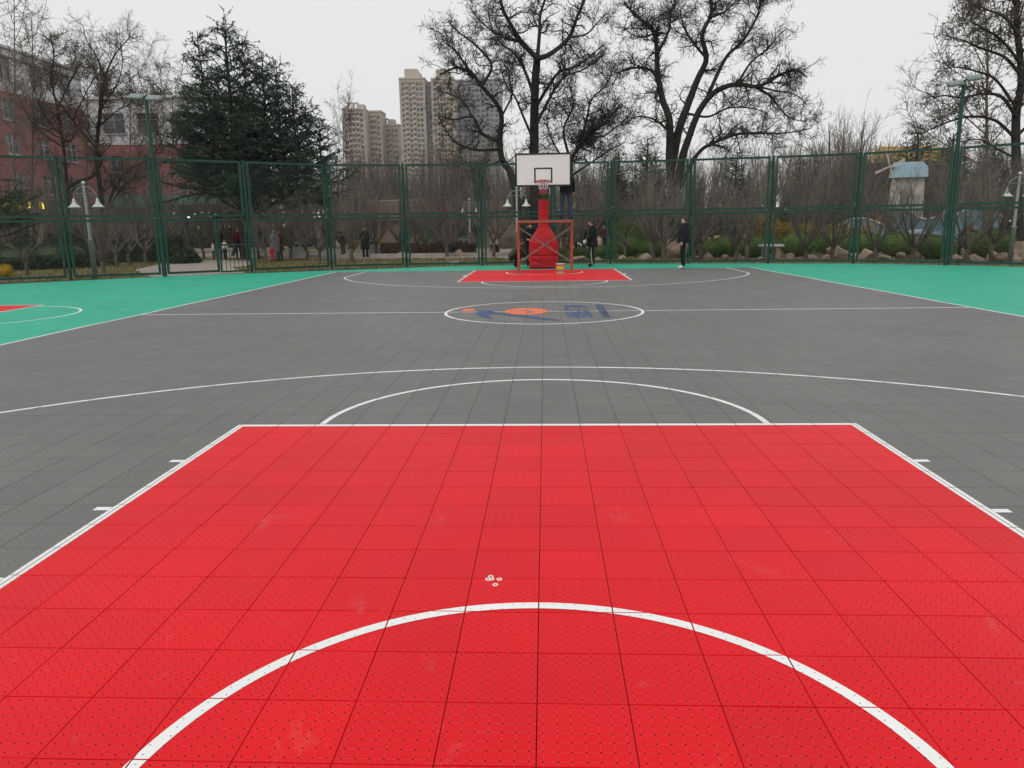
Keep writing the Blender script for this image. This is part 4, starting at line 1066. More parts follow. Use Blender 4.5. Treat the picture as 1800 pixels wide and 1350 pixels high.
def hedge(label, x0, x1, y0, y1, h, mat, seed, size=.06, dn=700, nm='hedge', leafup=0):
    def f(rg, n_):
        w, d_ = x1 - x0, y1 - y0; P = np.stack([rg.uniform(0, w, n_), rg.uniform(0, d_, n_), rg.uniform(0, h, n_)], 1)
        s = rg.choice(4, n_, p=[.45, .1, .35, .1]); e = rg.normal(0, .02, n_)
        P[s == 0, 1] = e[s == 0]; P[s == 1, 1] = d_ + e[s == 1]; P[s == 2, 2] = h + e[s == 2] + .05 * np.sin(P[s == 2, 0] * 2.3); P[s == 3, 0] = np.where(rg.random((s == 3).sum()) < .5, 0, w); return P
    b = MB(); b.box(.04, x1 - x0 - .04, .04, y1 - y0 - .04, 0, h - .05)
    area = (x1 - x0 + y1 - y0) * h * 2 + (x1 - x0) * (y1 - y0)
    me = clipped('foliage', f, (np.array(b.v), b.f), int(area * dn), size, mat, seed)
    t = thing(nm, label, 'hedge', (x0, y0, -.03)); place('foliage', me, t); return t
hedge('tall clipped green hedge behind the pale sapling right of the man in black coat', xat(1078, 39), xat(1155, 39), 38.5, 40.2, 1.5, 'boxwood', 71)
hedge('low clipped green hedge behind the scaffold and black-coated man', xat(935, 33), xat(1085, 33), 32.8, 34.2, .48, 'boxwood', 72)
hedge('dry brown hedge behind pale stones left of the stand', xat(668, 39), xat(832, 39), 38.8, 39.9, .62, 'hedge_brown', 73, .09, 420)
hedge('distant low green hedge left of the twin-bell lamp by the stand', xat(868, 50), xat(930, 50), 50, 51.2, .75, 'boxwood', 74, .08, 300)
hedge('dark loose hedge left of the gate path', xat(195, 36), xat(300, 36), 35.6, 37.2, 1.15, 'evergreen', 76, .09, 420)
hedge('long dark hedge line far back closing off the park', -30, 96, 92, 94, 2.7, 'evergreen', 77, .38, 16)
hedge('dark hedge line far back along the street left of the cedar', -44, -18, 62, 63.2, 1.5, 'evergreen', 78, .25, 45)
# big rounded hedge mound
def mound(label, px, Y, r, h, mat, seed, n_=5200, size=.08, name='shrub', cat='shrub'):
    def f(rg, k):
        d = nrm(rg.normal(0, 1, (k, 3))); d[:, 2] = np.abs(d[:, 2]); q = 1 + .12 * np.sin(d[:, 0] * 5 + seed) * np.cos(d[:, 1] * 4); P = d * (rg.uniform(.82, 1.03, k) * q)[:, None]; P[:, :2] *= r; P[:, 2] *= h; return P
    cv, cf = sphere_core(r * .8, h * .42); me = clipped('foliage', f, (cv, cf), n_, size, mat, seed)
    t = thing(name, label, cat, (xat(px, Y), Y, -.03)); place('foliage', me, t)
    q = MB(); q.tube([(0, 0, 0), (0, 0, h * .4)], .05, 6); q.build('stem', 'bark_dark', t); return t
mound('big domed evergreen bush rising behind the tall hedge', 1108, 42, 1.5, 2.1, 'boxwood', 81)
mound('dark loose shrub mass at the left edge under the cedar boughs', 25, 30, 1.4, 1.15, 'evergreen', 82)
mound('dark loose shrub left of the leftmost full fence post', 95, 31, 1.5, 1.25, 'evergreen', 83)
mound('dark loose shrub behind the left twin-bell lamp', 140, 33, 1.3, 1.0, 'evergreen', 84)
mound('spiky dark shrub beside the gate path next to the floodlight pole', 316, 34, .7, .75, 'evergreen', 85, 2200, .16)
mound('small yellow flowering shrub at the far left edge on the grass', -4, 25.0, .32, .5, 'forsythia', 86, 700, .05)
for k, (px, Y, r, h, lab) in enumerate(((1327, 36.3, 1.1, 2.2, 'tall yellow forsythia left of the stone bench'), (1362, 38, 1.5, 1.5, 'yellow forsythia behind the stone bench'), (1440, 37.2, 1.7, 1.5, 'yellow forsythia behind the large flat boulder'), (1385, 38.4, 1.4, 1.5, 'yellow forsythia above the bush right of the stone bench'), (1510, 37, 1.2, 1.25, 'yellow forsythia left of the windmill foot'))):
    rg = np.random.default_rng(90 + k); t = thing('forsythia_bush', lab, 'shrub', (xat(px, Y), Y, -.03), 0, 'yellow forsythia bushes behind the right fence')
    B0 = limb_levels([([(0, 0, 0), (rg.normal(0, r * .35), rg.normal(0, r * .35), h * .6), (rg.normal(0, r * .7), rg.normal(0, r * .7), h * rg.uniform(.7, 1.05))], .02, .006) for _ in range(26)], 8)
    B1 = grow(*spawn(B0, 6, .2, 1, 40, 12, .3, .8, .6, rg, .004, .1), 4, .1, -.05, rg)
    V, F = join_tubes([(B0, 4), (B1, 3)]); link(bpy.data.objects.new('stems', np_mesh('stems', V, F, 'twig_brown')), t)
    ids = rg.integers(0, len(B1[2]), 3400); V, F = leaves(B1[0][ids, rg.integers(0, 5, 3400)], .07, rg, 0, .6)
    link(bpy.data.objects.new('flowers', np_mesh('flowers', V, F, 'forsythia')), t)

# --- rocks
def rock_mesh(seed):
    rg = np.random.default_rng(seed); import bmesh
    bm = bmesh.new(); bmesh.ops.create_icosphere(bm, subdivisions=3, radius=1)
    ph = rg.uniform(0, 6, (6,)); dirs = nrm(rg.normal(0, 1, (9, 3))); cut = rg.uniform(.42, .78, 9)
    for v in bm.verts:
        c = np.array(v.co)
        for dd, ct in zip(dirs, cut):
            ex = c @ dd - ct
            if ex > 0: c = c - dd * ex * .95
        c *= 1 + .05 * math.sin(c[0] * 7 + ph[0]) * math.sin(c[1] * 6 + ph[1]) + .03 * math.sin(c[2] * 13 + ph[2])
        v.co = c
    me = bpy.data.meshes.new('rock'); bm.to_mesh(me); bm.free(); me.materials.append(MATS['rock']); return me
RK = [rock_mesh(100 + k) for k in range(6)]
rocks = [(1478, 455, 31, 1.15, .6, .5, 'large flat tan boulder behind the fence right of the stone bench'), (1528, 454, 30.4, .75, .5, .38, 'squarish boulder below the windmill, left of the bare tree'), (1190, 452, 33.5, 1.1, .6, .75, 'big brown boulder left of the man in hooded jacket'),
 (1392, 459, 29.9, .42, .3, .3, 'small round pale rock by the stone bench'), (1247, 458, 31.3, .42, .35, .32, 'grey-white rounded rock right of the standing man'), (1222, 459, 31.6, .42, .3, .16, 'small flat rock just right of the standing man'),
 (1275, 459, 31.2, .55, .3, .2, 'low flat rock right of the rounded grey-white rock'), (1137, 457, 32.2, .75, .4, .26, 'low pale rock left of the thick grey tree'), (1095, 457, 32, .8, .4, .2, 'flat rock at the foot of the pale sapling'),
 (1022, 457, 31.6, .75, .4, .22, 'low pale rock behind the man in the black coat'), (1052, 459, 31.2, .5, .35, .18, 'low rock half hidden behind the black-coated man'), (1430, 459, 30.2, .5, .3, .2, 'low rock at the left foot of the large flat boulder'),
 (1455, 460, 29.6, .5, .3, .22, 'reddish rock in front of the large flat boulder'), (1508, 459, 29.4, .62, .35, .3, 'tan rock left of the bare tree below the windmill'), (1560, 459, 29.6, .6, .3, .2, 'low rock between two bare trees below the windmill'),
 (1588, 457, 29.8, .42, .3, .28, 'brown rock left of the tree right below the windmill'), (1612, 459, 29.6, .5, .3, .28, 'grey rock right of the tree right below the windmill'), (1690, 460, 27.6, .5, .35, .24, 'rock at the foot of the low-forking tree'),
 (1722, 461, 27.2, .55, .35, .26, 'squared rock right of the low-forking tree'), (1752, 456, 28.2, .6, .4, .34, 'pale rounded rock on top of the rock row by the right lamp'), (1765, 462, 27, .5, .35, .32, 'brown rock in the row left of the right lamp'),
 (1800, 455, 28, .8, .5, .7, 'rough tall rock at the right edge by the twin-bell lamp'), (1790, 464, 26.6, .5, .35, .3, 'rock in front of the tall rock at the right edge'), (1668, 462, 27.8, .5, .3, .2, 'low rock just right of the floodlight pole'),
 (1340, 460, 30.2, .4, .3, .14, 'flat rock left of the stone bench foot'), (1305, 459, 31, .5, .3, .15, 'flat rock between two trees left of the stone bench'), (795, 463, 31.2, .8, .3, .07, 'flat white stone slab lying on the grass behind the fence'), (825, 463.5, 30.8, .4, .2, .06, 'small flat white stone beside the larger slab on the grass'),
 (808, 447, 38.2, .6, .4, .35, 'pinkish block of rock right of the brown hedge'), (703, 447, 38.4, .5, .35, .28, 'pale rock at the foot of the brown hedge'), (520, 455, 36.5, .8, .3, .14, 'low flat pale stone by the tree right of the couple'), (470, 458, 36, .6, .3, .12, 'low flat pale stone right of the gate')]
for k, (px, py, Y, a, b_, c_, lab) in enumerate(rocks):
    o = place('rock', RK[k % 6], None, (xat(px, Y), Y, c_ * .42 - .03), k * 1.37, (a * .5 * 1.1, b_ * .6, c_ * .75)); tag(o, lab, 'rock', 'garden rocks behind the fence')
    if 'white' in lab and 'slab' in lab or 'flat white' in lab: o.material_slots[0].link = 'OBJECT'; o.material_slots[0].material = MATS['stone_pale']
# kerb stones round the plaza bed, each its own piece
kb = thing('kerb', 'pale stone kerb along the plaza edge behind the brown hedge', 'kerb')
q = MB(); q.box(-.49, .49, -.12, .12, -.03, .16); KM = q.mesh('kerb_stone', 'stone_pale')
for x in np.arange(xat(455, 37.4), xat(900, 37.4), 1.0): place('kerb_stone', KM, kb, (float(x), 38.2, 0))
kb2 = thing('kerb', 'second pale stone kerb further back across the plaza', 'kerb')
for x in np.arange(xat(440, 44), xat(860, 44), 1.0): place('kerb_stone', KM, kb2, (float(x), 44.0, .05))
# --- grass tufts and leaf litter just outside the fence (nobody could count them)
rg = np.random.default_rng(5); N = 26000
gx, gy = rg.uniform(-24, 22, N), rg.uniform(20, 38, N); out_ = np.full(N, 9.0)
for (p, nn) in HALVES: out_ = np.minimum(out_, (gx - p[0]) * nn[0] + (gy - p[1]) * nn[1])
def in_poly(poly, x, y):
    r = np.zeros(len(x), bool)
    for i in range(len(poly)):
        (x0, y0), (x1, y1) = poly[i][:2], poly[i - 1][:2]
        r ^= ((y0 > y) != (y1 > y)) & (x < (x1 - x0) * (y - y0) / (y1 - y0 + 1e-9) + x0)
    return r
from_path = ~(in_poly(PATH, gx, gy) | in_poly(PLZ, gx, gy))
k_ = (out_ < -.12) & from_path; gx, gy = gx[k_], gy[k_]; N = len(gx)
P = np.stack([gx, gy, np.full(N, -.03)], 1); a = rg.uniform(0, 6.28, N); s = np.stack([np.cos(a), np.sin(a), np.zeros(N)], 1) * .02
tip = P + np.stack([rg.normal(0, .05, N), rg.normal(0, .05, N), rg.uniform(.04, .13, N)], 1)
V = np.stack([P - s, P + s, tip], 1).reshape(-1, 3)
simple('dry_grass', (0.22, 0.18, 0.075), (0.09, 0.10, 0.032), .9, .95, spec=.2)
o = link(bpy.data.objects.new('grass', np_mesh('grass', V, np.arange(N * 3).reshape(-1, 3), 'dry_grass'))); tag(o, 'short dry grass and weeds outside the fence', 'grass', kind='stuff')

# ------------------------------------------------------------------ buildings
def wall_open(w_, h_, ops, dep, M, mb):
    """wall face in the local x-z plane (front at y=0, facing -y) with real recessed openings"""
    xs = sorted({0, w_, *[o_[0] for o_ in ops], *[o_[1] for o_ in ops]}); zs = sorted({0, h_, *[o_[2] for o_ in ops], *[o_[3] for o_ in ops]})
    hit = {(round(o_[0], 4), round(o_[2], 4)) for o_ in ops}
    ox = {round(a, 4): i for i, a in enumerate(xs)}; oz = {round(a, 4): i for i, a in enumerate(zs)}
    occ = np.zeros((len(xs) - 1, len(zs) - 1), bool)
    for a, b_, c_, d_ in ops: occ[ox[round(a, 4)]:ox[round(b_, 4)], oz[round(c_, 4)]:oz[round(d_, 4)]] = True
    vs, fs = [], []
    def quad(*p):
        k = len(vs); vs.extend(M @ Vector(q) for q in p); fs.append((k, k + 1, k + 2, k + 3))
    for i in range(len(xs) - 1):
        j = 0
        while j < len(zs) - 1:
            if occ[i, j]: j += 1; continue
            k = j
            while k < len(zs) - 1 and not occ[i, k]: k += 1
            quad((xs[i], 0, zs[j]), (xs[i + 1], 0, zs[j]), (xs[i + 1], 0, zs[k]), (xs[i], 0, zs[k])); j = k
    for a, b_, c_, d_ in ops:
        quad((a, 0, c_), (a, 0, d_), (a, dep, d_), (a, dep, c_)); quad((b_, 0, d_), (b_, 0, c_), (b_, dep, c_), (b_, dep, d_))
        quad((a, 0, c_), (a, dep, c_), (b_, dep, c_), (b_, 0, c_)); quad((a, 0, d_), (b_, 0, d_), (b_, dep, d_), (a, dep, d_))
    mb.raw(vs, fs)
def frameM(loc, rz): return Matrix.Translation(loc) @ Matrix.Rotation(rz, 4, 'Z')
def add_window(par, M, a, b_, c_, d_, dep=.18, bars=2, trim='trim_grey'):
    wv, hv = b_ - a, d_ - c_; t_ = .07
    f = MB()
    for x0, x1, z0, z1 in ((0, t_, 0, hv), (wv - t_, wv, 0, hv), (t_, wv - t_, 0, t_), (t_, wv - t_, hv - t_, hv), (wv / 2 - t_ / 2, wv / 2 + t_ / 2, t_, hv - t_)): f.box(a + x0, a + x1, dep - .10, dep - .02, c_ + z0, c_ + z1, M)
    f.box(a + t_, a + wv / 2 - t_ / 2, dep - .095, dep - .03, c_ + hv * .66, c_ + hv * .66 + .06, M); f.box(a + wv / 2 + t_ / 2, b_ - t_, dep - .095, dep - .03, c_ + hv * .66, c_ + hv * .66 + .06, M)
    wo = f.build('window', trim, par)
    g = MB(); g.box(a, b_, dep - .015, dep + .01, c_, d_, M); g.build('pane', 'window_glass', wo)
    s = MB(); s.box(a - .1, b_ + .1, -.10, -.003, c_ - .12, c_ - .004, M); s.build('sill', trim, wo)
# red brick block, its long side facing the court
XW = -47.0; ZT, ZB = 17.2, 13.6
rb = thing('brick_building', 'red walled building with white top storey at the far left edge', 'building', (XW, 78, 0))
M1 = frameM((0, -32, 0), R_(90))                        # local x runs along +Y, facing east
ops = []
for k in range(7):
    x = 2.2 + k * 4.35
    for z in (5.0, 8.3, 11.2): ops.append((x, x + 1.7, z, z + 1.75))
top = [(2.2 + k * 4.35, 2.2 + k * 4.35 + 1.8, .9, 2.9) for k in range(7)]
q = MB(); wall_open(32, ZB, ops, .2, M1, q); q.build('wall', 'red_wall', rb)
q = MB(); M1t = M1 @ Matrix.Translation((0, -.05, ZB)); wall_open(32, ZT - ZB, top, .2, M1t, q); q.build('upper_wall', 'white_wall', rb)
for o_ in ops: add_window(rb, M1, *o_)
for o_ in top: add_window(rb, M1t, *o_)
q = MB(); q.box(-14, .02, -31.9, -.02, 0, ZT - .05); q.build('core', 'roof_grey', rb) if False else None
q = MB(); q.box(-14, .28, -32.2, .15, ZT, ZT + .22); q.build('roof_slab', 'white_wall', rb)
q = MB(); q.box(.051, .16, -32, 0, ZT - .75, ZT - .6); q.build('cornice', 'roof_grey', rb)
Mn = frameM((-14, 0, 0), 0) @ Matrix.Rotation(math.pi, 4, 'Z') @ Matrix.Translation((-14, 0, 0))
q = MB(); wall_open(14, ZB, [], .2, frameM((0, 0, 0), R_(180)), q); q.build('end_wall', 'red_wall', rb)
q = MB(); q.box(.004, 3.4, -31, -1, 3.25, 4.1); q.build('shop_fascia', 'shop_dark', rb)
# lit yellow shop sign, a board with bright strokes
sgp = at(45, 388, 62)
sg = thing('shop_sign', 'lit yellow lettering on a dark shop board at the left edge', 'sign', (XW + 3.45, 60, 3.35))
q = MB(); q.box(0, .08, -6, 8, 0, .78); q.build('board', 'shop_dark', sg)
rs2 = random.Random(2)
for k in range(5):
    y = -2.6 + k * 1.5; q = MB()
    for _ in range(4):
        if rs2.random() < .5: z = rs2.uniform(.1, .6); q.box(.081, .10, y, y + .75, z, z + .09)
        else: yy = y + rs2.uniform(0, .6); q.box(.081, .101, yy, yy + .12, .08, .68)
    q.build('glowing_character', 'sign_yellow', sg)
# rear wing facing the court
wg = thing('brick_wing', 'red and white rear wing with roof-top plants behind the floodlight', 'building', (-54.9, 86, 0))
M2 = Matrix.Identity(4); WW, WT, WB = 20.4, 15.9, 11.0; ops, top = [], []
for k in range(5):
    x = 1.6 + k * 3.9
    for z in (8.0,): ops.append((x, x + 1.5, z, z + 1.9))
    for z in (4.6,): ops.append((x, x + 1.5, z, z + 1.9))
    top.append((x - .3, x + 2.2, 1.2, 3.4))
low = [(1.0 + k * 3.0, 2.6 + k * 3.0, .4, 3.0) for k in range(6)]
q = MB(); wall_open(WW, WB - 4.2, [(a, b_, c_ - 4.2, d_ - 4.2) for a, b_, c_, d_ in ops], .2, frameM((0, 0, 4.2), 0), q); q.build('wall', 'red_wall', wg)
q = MB(); wall_open(WW, WT - WB, top, .2, frameM((0, -.05, WB), 0), q); q.build('upper_wall', 'white_wall', wg)
q = MB(); wall_open(WW, 4.2, low, .2, frameM((0, -.05, 0), 0), q); q.build('ground_floor_wall', 'white_wall', wg)
for o_ in ops: add_window(wg, M2, *o_)
for a, b_, c_, d_ in top: add_window(wg, frameM((0, -.05, WB), 0), a, b_, c_, d_)
for a, b_, c_, d_ in low: add_window(wg, frameM((0, -.05, 0), 0), a, b_, c_, d_)
q = MB(); q.box(-.2, WW + .2, -.4, 10, WT, WT + .3); q.build('roof_slab', 'white_wall', wg)
q = MB(); q.box(0, WW, .5, 9.9, 0, WT - .02); q.build('core', 'roof_grey', wg)
q = MB(); q.raw([(0, -.06, 5.4), (WW, -.06, 5.4), (WW, -2.6, 4.0), (0, -2.6, 4.0), (0, -.06, 5.3), (WW, -.06, 5.3), (WW, -2.6, 3.9), (0, -2.6, 3.9)], [(0, 3, 2, 1), (4, 5, 6, 7), (3, 7, 6, 2), (0, 4, 7, 3), (1, 2, 6, 5)]); q.build('awning', 'awning_green', wg)
for k in range(5):
    rg = np.random.default_rng(200 + k); x = 1.5 + k * 3.4 + rg.uniform(-.6, .6)
    b = MB(); b.box(x - 1.0, x + 1.0, .1, .9, WT + .3, WT + .75); pl = b.build('planter', 'roof_grey', wg)
    P = np.stack([rg.uniform(x - 1, x + 1, 260), rg.uniform(.1, .9, 260), WT + .75 + np.abs(rg.normal(0, .3, 260))], 1); V, F = leaves(P, .2, rg, -.6, .4)
    tag(link(bpy.data.objects.new('roof_plant', np_mesh('roof_plant', V, F, 'evergreen')), pl), kind='stuff')

# dim shop row behind the gate with small lit signs
sx0, sx1 = xat(283, 66), xat(468, 66)
sr = thing('shop_row', 'dim low shop row with small lit signs seen through the gate bay', 'building', (sx0, 66, -.03)); sw = sx1 - sx0
ops = [(.6 + k * 1.9, 2.1 + k * 1.9, .1, 2.3) for k in range(int((sw - .6) // 1.9))]
q = MB(); wall_open(sw, 3.7, ops, .25, Matrix.Identity(4), q); q.box(0, sw, .4, 4, 0, 3.69); q.build('wall', 'shop_dark', sr)
for o_ in ops: q = MB(); q.box(o_[0], o_[1], .2, .24, o_[2], o_[3]); q.build('shop_window', 'window_glass', sr)
q = MB(); q.box(-.2, sw + .2, -.9, -.02, 3.71, 3.85); q.build('canopy', 'roof_grey', sr)
rs3 = random.Random(8)
for k in range(7):
    q = MB(); xx = 1.2 + k * .62
    for _ in range(3): zz = rs3.uniform(2.55, 3.0); x_ = xx + rs3.uniform(0, .2); q.box(x_, x_ + rs3.uniform(.08, .3), -.035, -.004, zz, zz + .09)
    q.build('glowing_character', 'sign_white', sr)
for k in range(3): q = MB(); q.smooth = True; q.lathe([(0, -.12), (.09, -.06), (.09, .06), (0, .12)], 10, (1.0 + 2.6 * k, -.2, 1.75)); q.build('wall_lamp', 'sign_yellow', sr)
# distant towers
def tower(label, x0, x1, Y, H, cols, floors, wallm, crown, depth=16, piers=True, bal=(), side=None):
    t = thing('apartment_tower', label, 'building', (x0, Y, 0)); w_ = x1 - x0
    fh = H / (floors + .6); ops = []; edge = w_ * .05; cw = (w_ - 2 * edge) / cols
    for i in range(cols):
        for j in range(floors):
            ops.append((edge + cw * i + cw * .12, edge + cw * i + cw * .88, .5 + fh * j + fh * .16, .5 + fh * j + fh * .84))
    q = MB(); wall_open(w_, H, ops, .7, Matrix.Identity(4), q)
    q.box(-.0, w_, .75, depth, 0, H - .01); q.box(-.35, 0, -.3, depth, 0, H - .3); q.box(w_, w_ + .35, -.3, depth, 0, H - .3); q.build('wall', wallm, t)
    q = MB()
    for j in range(floors): q.box(edge, w_ - edge, .55, .72, .5 + fh * j + .1, .5 + fh * (j + 1) - .1)
    o = q.build('window_row', 'tower_glass', t); o['kind'] = 'stuff'
    if piers:
        q = MB()
        for i in range(cols + 1): q.box(edge + cw * i - cw * .09, edge + cw * i + cw * .09, -.45, -.01, 0, H - .5)
        o = q.build('pier', wallm, t); o['kind'] = 'stuff'
    q = MB()
    for i in bal:
        for j in range(floors): q.box(edge + cw * i + .1 * cw, edge + cw * (i + 1) - .1 * cw, -1.2, -.46, .5 + fh * j + .05, .5 + fh * j + fh * .38)
    if bal: o = q.build('balcony', wallm, t); o['kind'] = 'stuff'
    q = MB(); q.box(-.5, w_ + .5, -.6, depth + .3, H, H + .9); q.build('parapet', wallm, t)
    for (a, b_, z0, z1, d0, hollow) in crown:
        q = MB()
        if hollow:
            th = (b_ - a) * .13
            q.box(a, a + th, 2, d0, z0, z1); q.box(b_ - th, b_, 2, d0, z0, z1); q.box(a + th, b_ - th, 2, d0, z1 - (z1 - z0) * .22, z1); q.box(a + (b_ - a) * .52, a + (b_ - a) * .6, 2.1, d0 - .1, z0, z1 - (z1 - z0) * .22)
        else: q.box(a, b_, 2, d0, z0, z1)
        q.build('roof_house', wallm, t)
    return t
X = lambda px, py, Y: float(at(px, py, Y)[0])
Zt = lambda px, py, Y: float(at(px, py, Y)[2])
TY = 480
H1 = Zt(725, 139, TY)
tower('tallest tan apartment tower, left face with white piers', X(702, 138, TY), X(745, 138, TY), TY, H1, 6, 29, 'beige_wall', [(2.8, 10.5, H1 + .9, H1 + 6.2, 10, False), (10.5, 12.2, H1 + .9, H1 + 4, 10, False)], 16, True, (1, 3))
H2 = Zt(752, 143, TY)
tower('dark slate recessed bay between the two tan tower faces', X(745.5, 143, 486), X(758, 143, 486), 486, H2, 2, 29, 'grey_wall', [], 14, False)
H3 = Zt(780, 139, TY)
tower('tan apartment tower face right of the dark slate bay', X(758.5, 139, TY), X(797, 139, TY), TY, H3, 6, 29, 'cream_wall', [(2.5, 9.5, H3 + .9, H3 + 6.0, 10, False)], 16, True, (1, 4))
H4 = Zt(840, 142, 500)
tower('grey apartment tower half hidden behind the left-reaching bare tree', X(799, 142, 500), X(880, 142, 500), 500, H4, 9, 29, 'grey_wall', [(8, 18, H4 + .9, H4 + 5.0, 10, False)], 16, True, (2, 6))
H5 = Zt(625, 193, TY)
tower('lower pinkish-tan apartment tower with an open roof frame', X(602, 193, TY), X(640, 193, TY), TY, H5, 5, 22, 'beige_wall', [(2.2, 9.2, H5 + .9, H5 + 4.6, 4, True), (9.2, 12.6, H5 + .9, H5 + 3.4, 9, False)], 14, True, (1, 2, 3))
H6 = Zt(658, 197, 490)
tower('pinkish-tan tower wing stepped back right of the open roof frame', X(641.5, 197, 490), X(669, 197, 490), 490, H6, 4, 21, 'beige_wall', [], 14, True, (1, 2))
H7 = Zt(683, 221, 500)
tower('lowest tan apartment block wedged against the tallest tower', X(670, 221, 500), X(701, 221, 500), 500, H7, 5, 19, 'beige_wall', [(1.0, 4.2, H7 + .9, H7 + 4.8, 4, True), (4.3, 8.0, H7 + .9, H7 + 4.2, 9, False)], 14, True, (0, 2))

# park pavilion behind the trees
pv = thing('pavilion', 'low pinkish round-fronted pavilion behind bare trees left of the stand', 'building', (xat(720, 50), 50, -.03))
pr = 3.1; zt = float(at(720, 352, 47.5)[2])
b = MB(); nseg = 28; ang = np.linspace(math.pi, 2 * math.pi, nseg)
for rad_, z0, z1 in ((pr, 0, 1.9),):
    b.raw([(rad_ * math.cos(a), rad_ * math.sin(a), z) for z in (z0, z1) for a in ang], [(k, k + 1, k + 1 + nseg, k + nseg) for k in range(nseg - 1)])
b.build('wall', 'pink_wall', pv)
b = MB(); b.raw([((pr + e) * math.cos(a), (pr + e) * math.sin(a), z) for e, z in ((.05, 1.9), (.25, 1.95), (.25, zt), (0, zt + .05), (-3, zt + .05)) for a in ang], [(i * nseg + k, i * nseg + k + 1, (i + 1) * nseg + k + 1, (i + 1) * nseg + k) for i in range(4) for k in range(nseg - 1)]); b.build('roof_band', 'pink_wall', pv)
for k in range(7):
    a = math.pi + math.pi * (k + .5) / 7; b = MB(); b.tube([((pr + .12) * math.cos(a), (pr + .12) * math.sin(a), 0), ((pr + .12) * math.cos(a), (pr + .12) * math.sin(a), 1.95)], .11, 8); b.build('column', 'pink_wall', pv)
b = MB(); b.box(1.25, 1.85, -pr + .12, -pr + .36, 0, 1.75); b.build('door', 'door_green', pv)
b = MB(); b.box(-pr, pr + 4.5, .0, 4, 0, zt); b.build('rear_block', 'pink_wall', pv)
b = MB(); b.box(3.3, 3.9, -.04, -.004, .5, 1.5); b.build('window', 'window_glass', pv)
ks = thing('kiosk', 'small white kiosk right of the pavilion behind the blossoming tree', 'kiosk', (xat(808, 52), 52, -.03))
b = MB(); b.box(-.8, .8, 0, 1.4, 0, 2.3); b.build('wall', 'white_wall', ks); b = MB(); b.box(-.5, .3, -.03, -.004, .9, 1.7); b.build('window', 'window_glass', ks); b = MB(); b.box(-.95, .95, -.3, 1.5, 2.3, 2.42); b.build('roof', 'trim_white', ks)

# toy windmill and painted wave wall of the playground
wy = 47.0; mx0, mx1 = xat(1562, wy), xat(1614, wy); zr = Zt(1585, 311, wy); ztop = Zt(1585, 284, wy)
wm = thing('toy_windmill', 'white toy windmill with pale blue roof behind the right fence', 'windmill', ((mx0 + mx1) / 2, wy, -.03), -.40); hwm = (mx1 - mx0) / 2
b = MB(); b.loft([[(-hwm * 1.12, -hwm, 0), (hwm * 1.12, -hwm, 0), (hwm * 1.12, hwm, 0), (-hwm * 1.12, hwm, 0)], [(-hwm, -hwm * .9, zr), (hwm, -hwm * .9, zr), (hwm, hwm * .9, zr), (-hwm, hwm * .9, zr)]]); b.build('tower', 'mill_white', wm)
b = MB(); e = hwm * 1.18; b.loft([[(-e, -e, zr - .05), (e, -e, zr - .05), (e, e, zr - .05), (-e, e, zr - .05)], [(-e * .96, -e * .62, zr + .55), (e * .96, -e * .62, zr + .55), (e * .96, e * .62, zr + .55), (-e * .96, e * .62, zr + .55)], [(-e * .78, -.12, ztop), (e * .7, -.12, ztop), (e * .7, .12, ztop), (-e * .78, .12, ztop)]]); b.build('roof', 'mill_blue', wm)
hub = (-e * 1.0, -e * 1.05, zr + .62)
b = MB(); b.tube([(hub[0], hub[1], hub[2]), (-e * .6, -.2, hub[2])], .08, 8); b.build('hub', 'mill_white', wm)
for k in range(4):
    a = R_(68 + 90 * k); u_ = Vector((-.80 * math.cos(a), -.60 * math.cos(a), math.sin(a))); p0 = Vector(hub); p1 = p0 + u_ * 1.05; sd_ = Vector((.80 * math.sin(a), .60 * math.sin(a), math.cos(a))) * .075
    b = MB(); b.raw([p0 - sd_ * .4, p0 + sd_ * .4, p1 + sd_, p1 - sd_] + [q_ + Vector((.03, -.04, 0)) for q_ in (p0 - sd_ * .4, p0 + sd_ * .4, p1 + sd_, p1 - sd_)], [(0, 1, 2, 3), (7, 6, 5, 4), (0, 4, 5, 1), (1, 5, 6, 2), (2, 6, 7, 3), (3, 7, 4, 0)]); b.build('blade', 'mill_white', wm)
def wave_wall(label, pxs, Y, z_of, mat, th=.3):
    xs = [xat(p_, Y) for p_ in np.linspace(*pxs, 60)]; zs = [z_of(p_) for p_ in np.linspace(*pxs, 60)]
    t = thing('wave_wall', label, 'playground wall', (xs[0], Y, -.03)); n_ = len(xs)
    b = MB(); vs = [(x - xs[0], y, z) for y in (0, th) for x, z in zip(xs, zs)] + [(x - xs[0], y, 0) for y in (0, th) for x in xs]
    fs = []
    for k in range(n_ - 1): fs += [(2 * n_ + k, 2 * n_ + k + 1, k + 1, k), (n_ + k, n_ + k + 1, 3 * n_ + k + 1, 3 * n_ + k), (k, k + 1, n_ + k + 1, n_ + k)]
    fs += [(0, n_, 3 * n_, 2 * n_), (n_ - 1, 3 * n_ - 1, 4 * n_ - 1, 2 * n_ - 1)]
    b.raw(vs, fs); b.build('wall', mat, t)
    b = MB(); b.tube([(x - xs[0], -.03, z + .02) for x, z in zip(xs, zs)], .05, 6); b.build('white_rim', 'trim_white', t); return t
wave_wall('pale blue wave-topped playground wall left of the windmill foot', (1462, 1570), 45.5, lambda p_: 1.05 + .45 * math.sin((p_ - 1462) / 26) + .4 * (p_ - 1462) / 108, 'mill_blue')
wave_wall('large blue wave-topped playground wall under the windmill', (1560, 1672), 43.5, lambda p_: 1.9 + .35 * math.sin((p_ - 1560) / 18 + 1), 'wave_blue')
wave_wall('blue wave-topped playground wall right of the right floodlight pole', (1660, 1850), 41.5, lambda p_: 1.35 + .75 * abs(math.sin((p_ - 1655) / 38)), 'wave_blue')
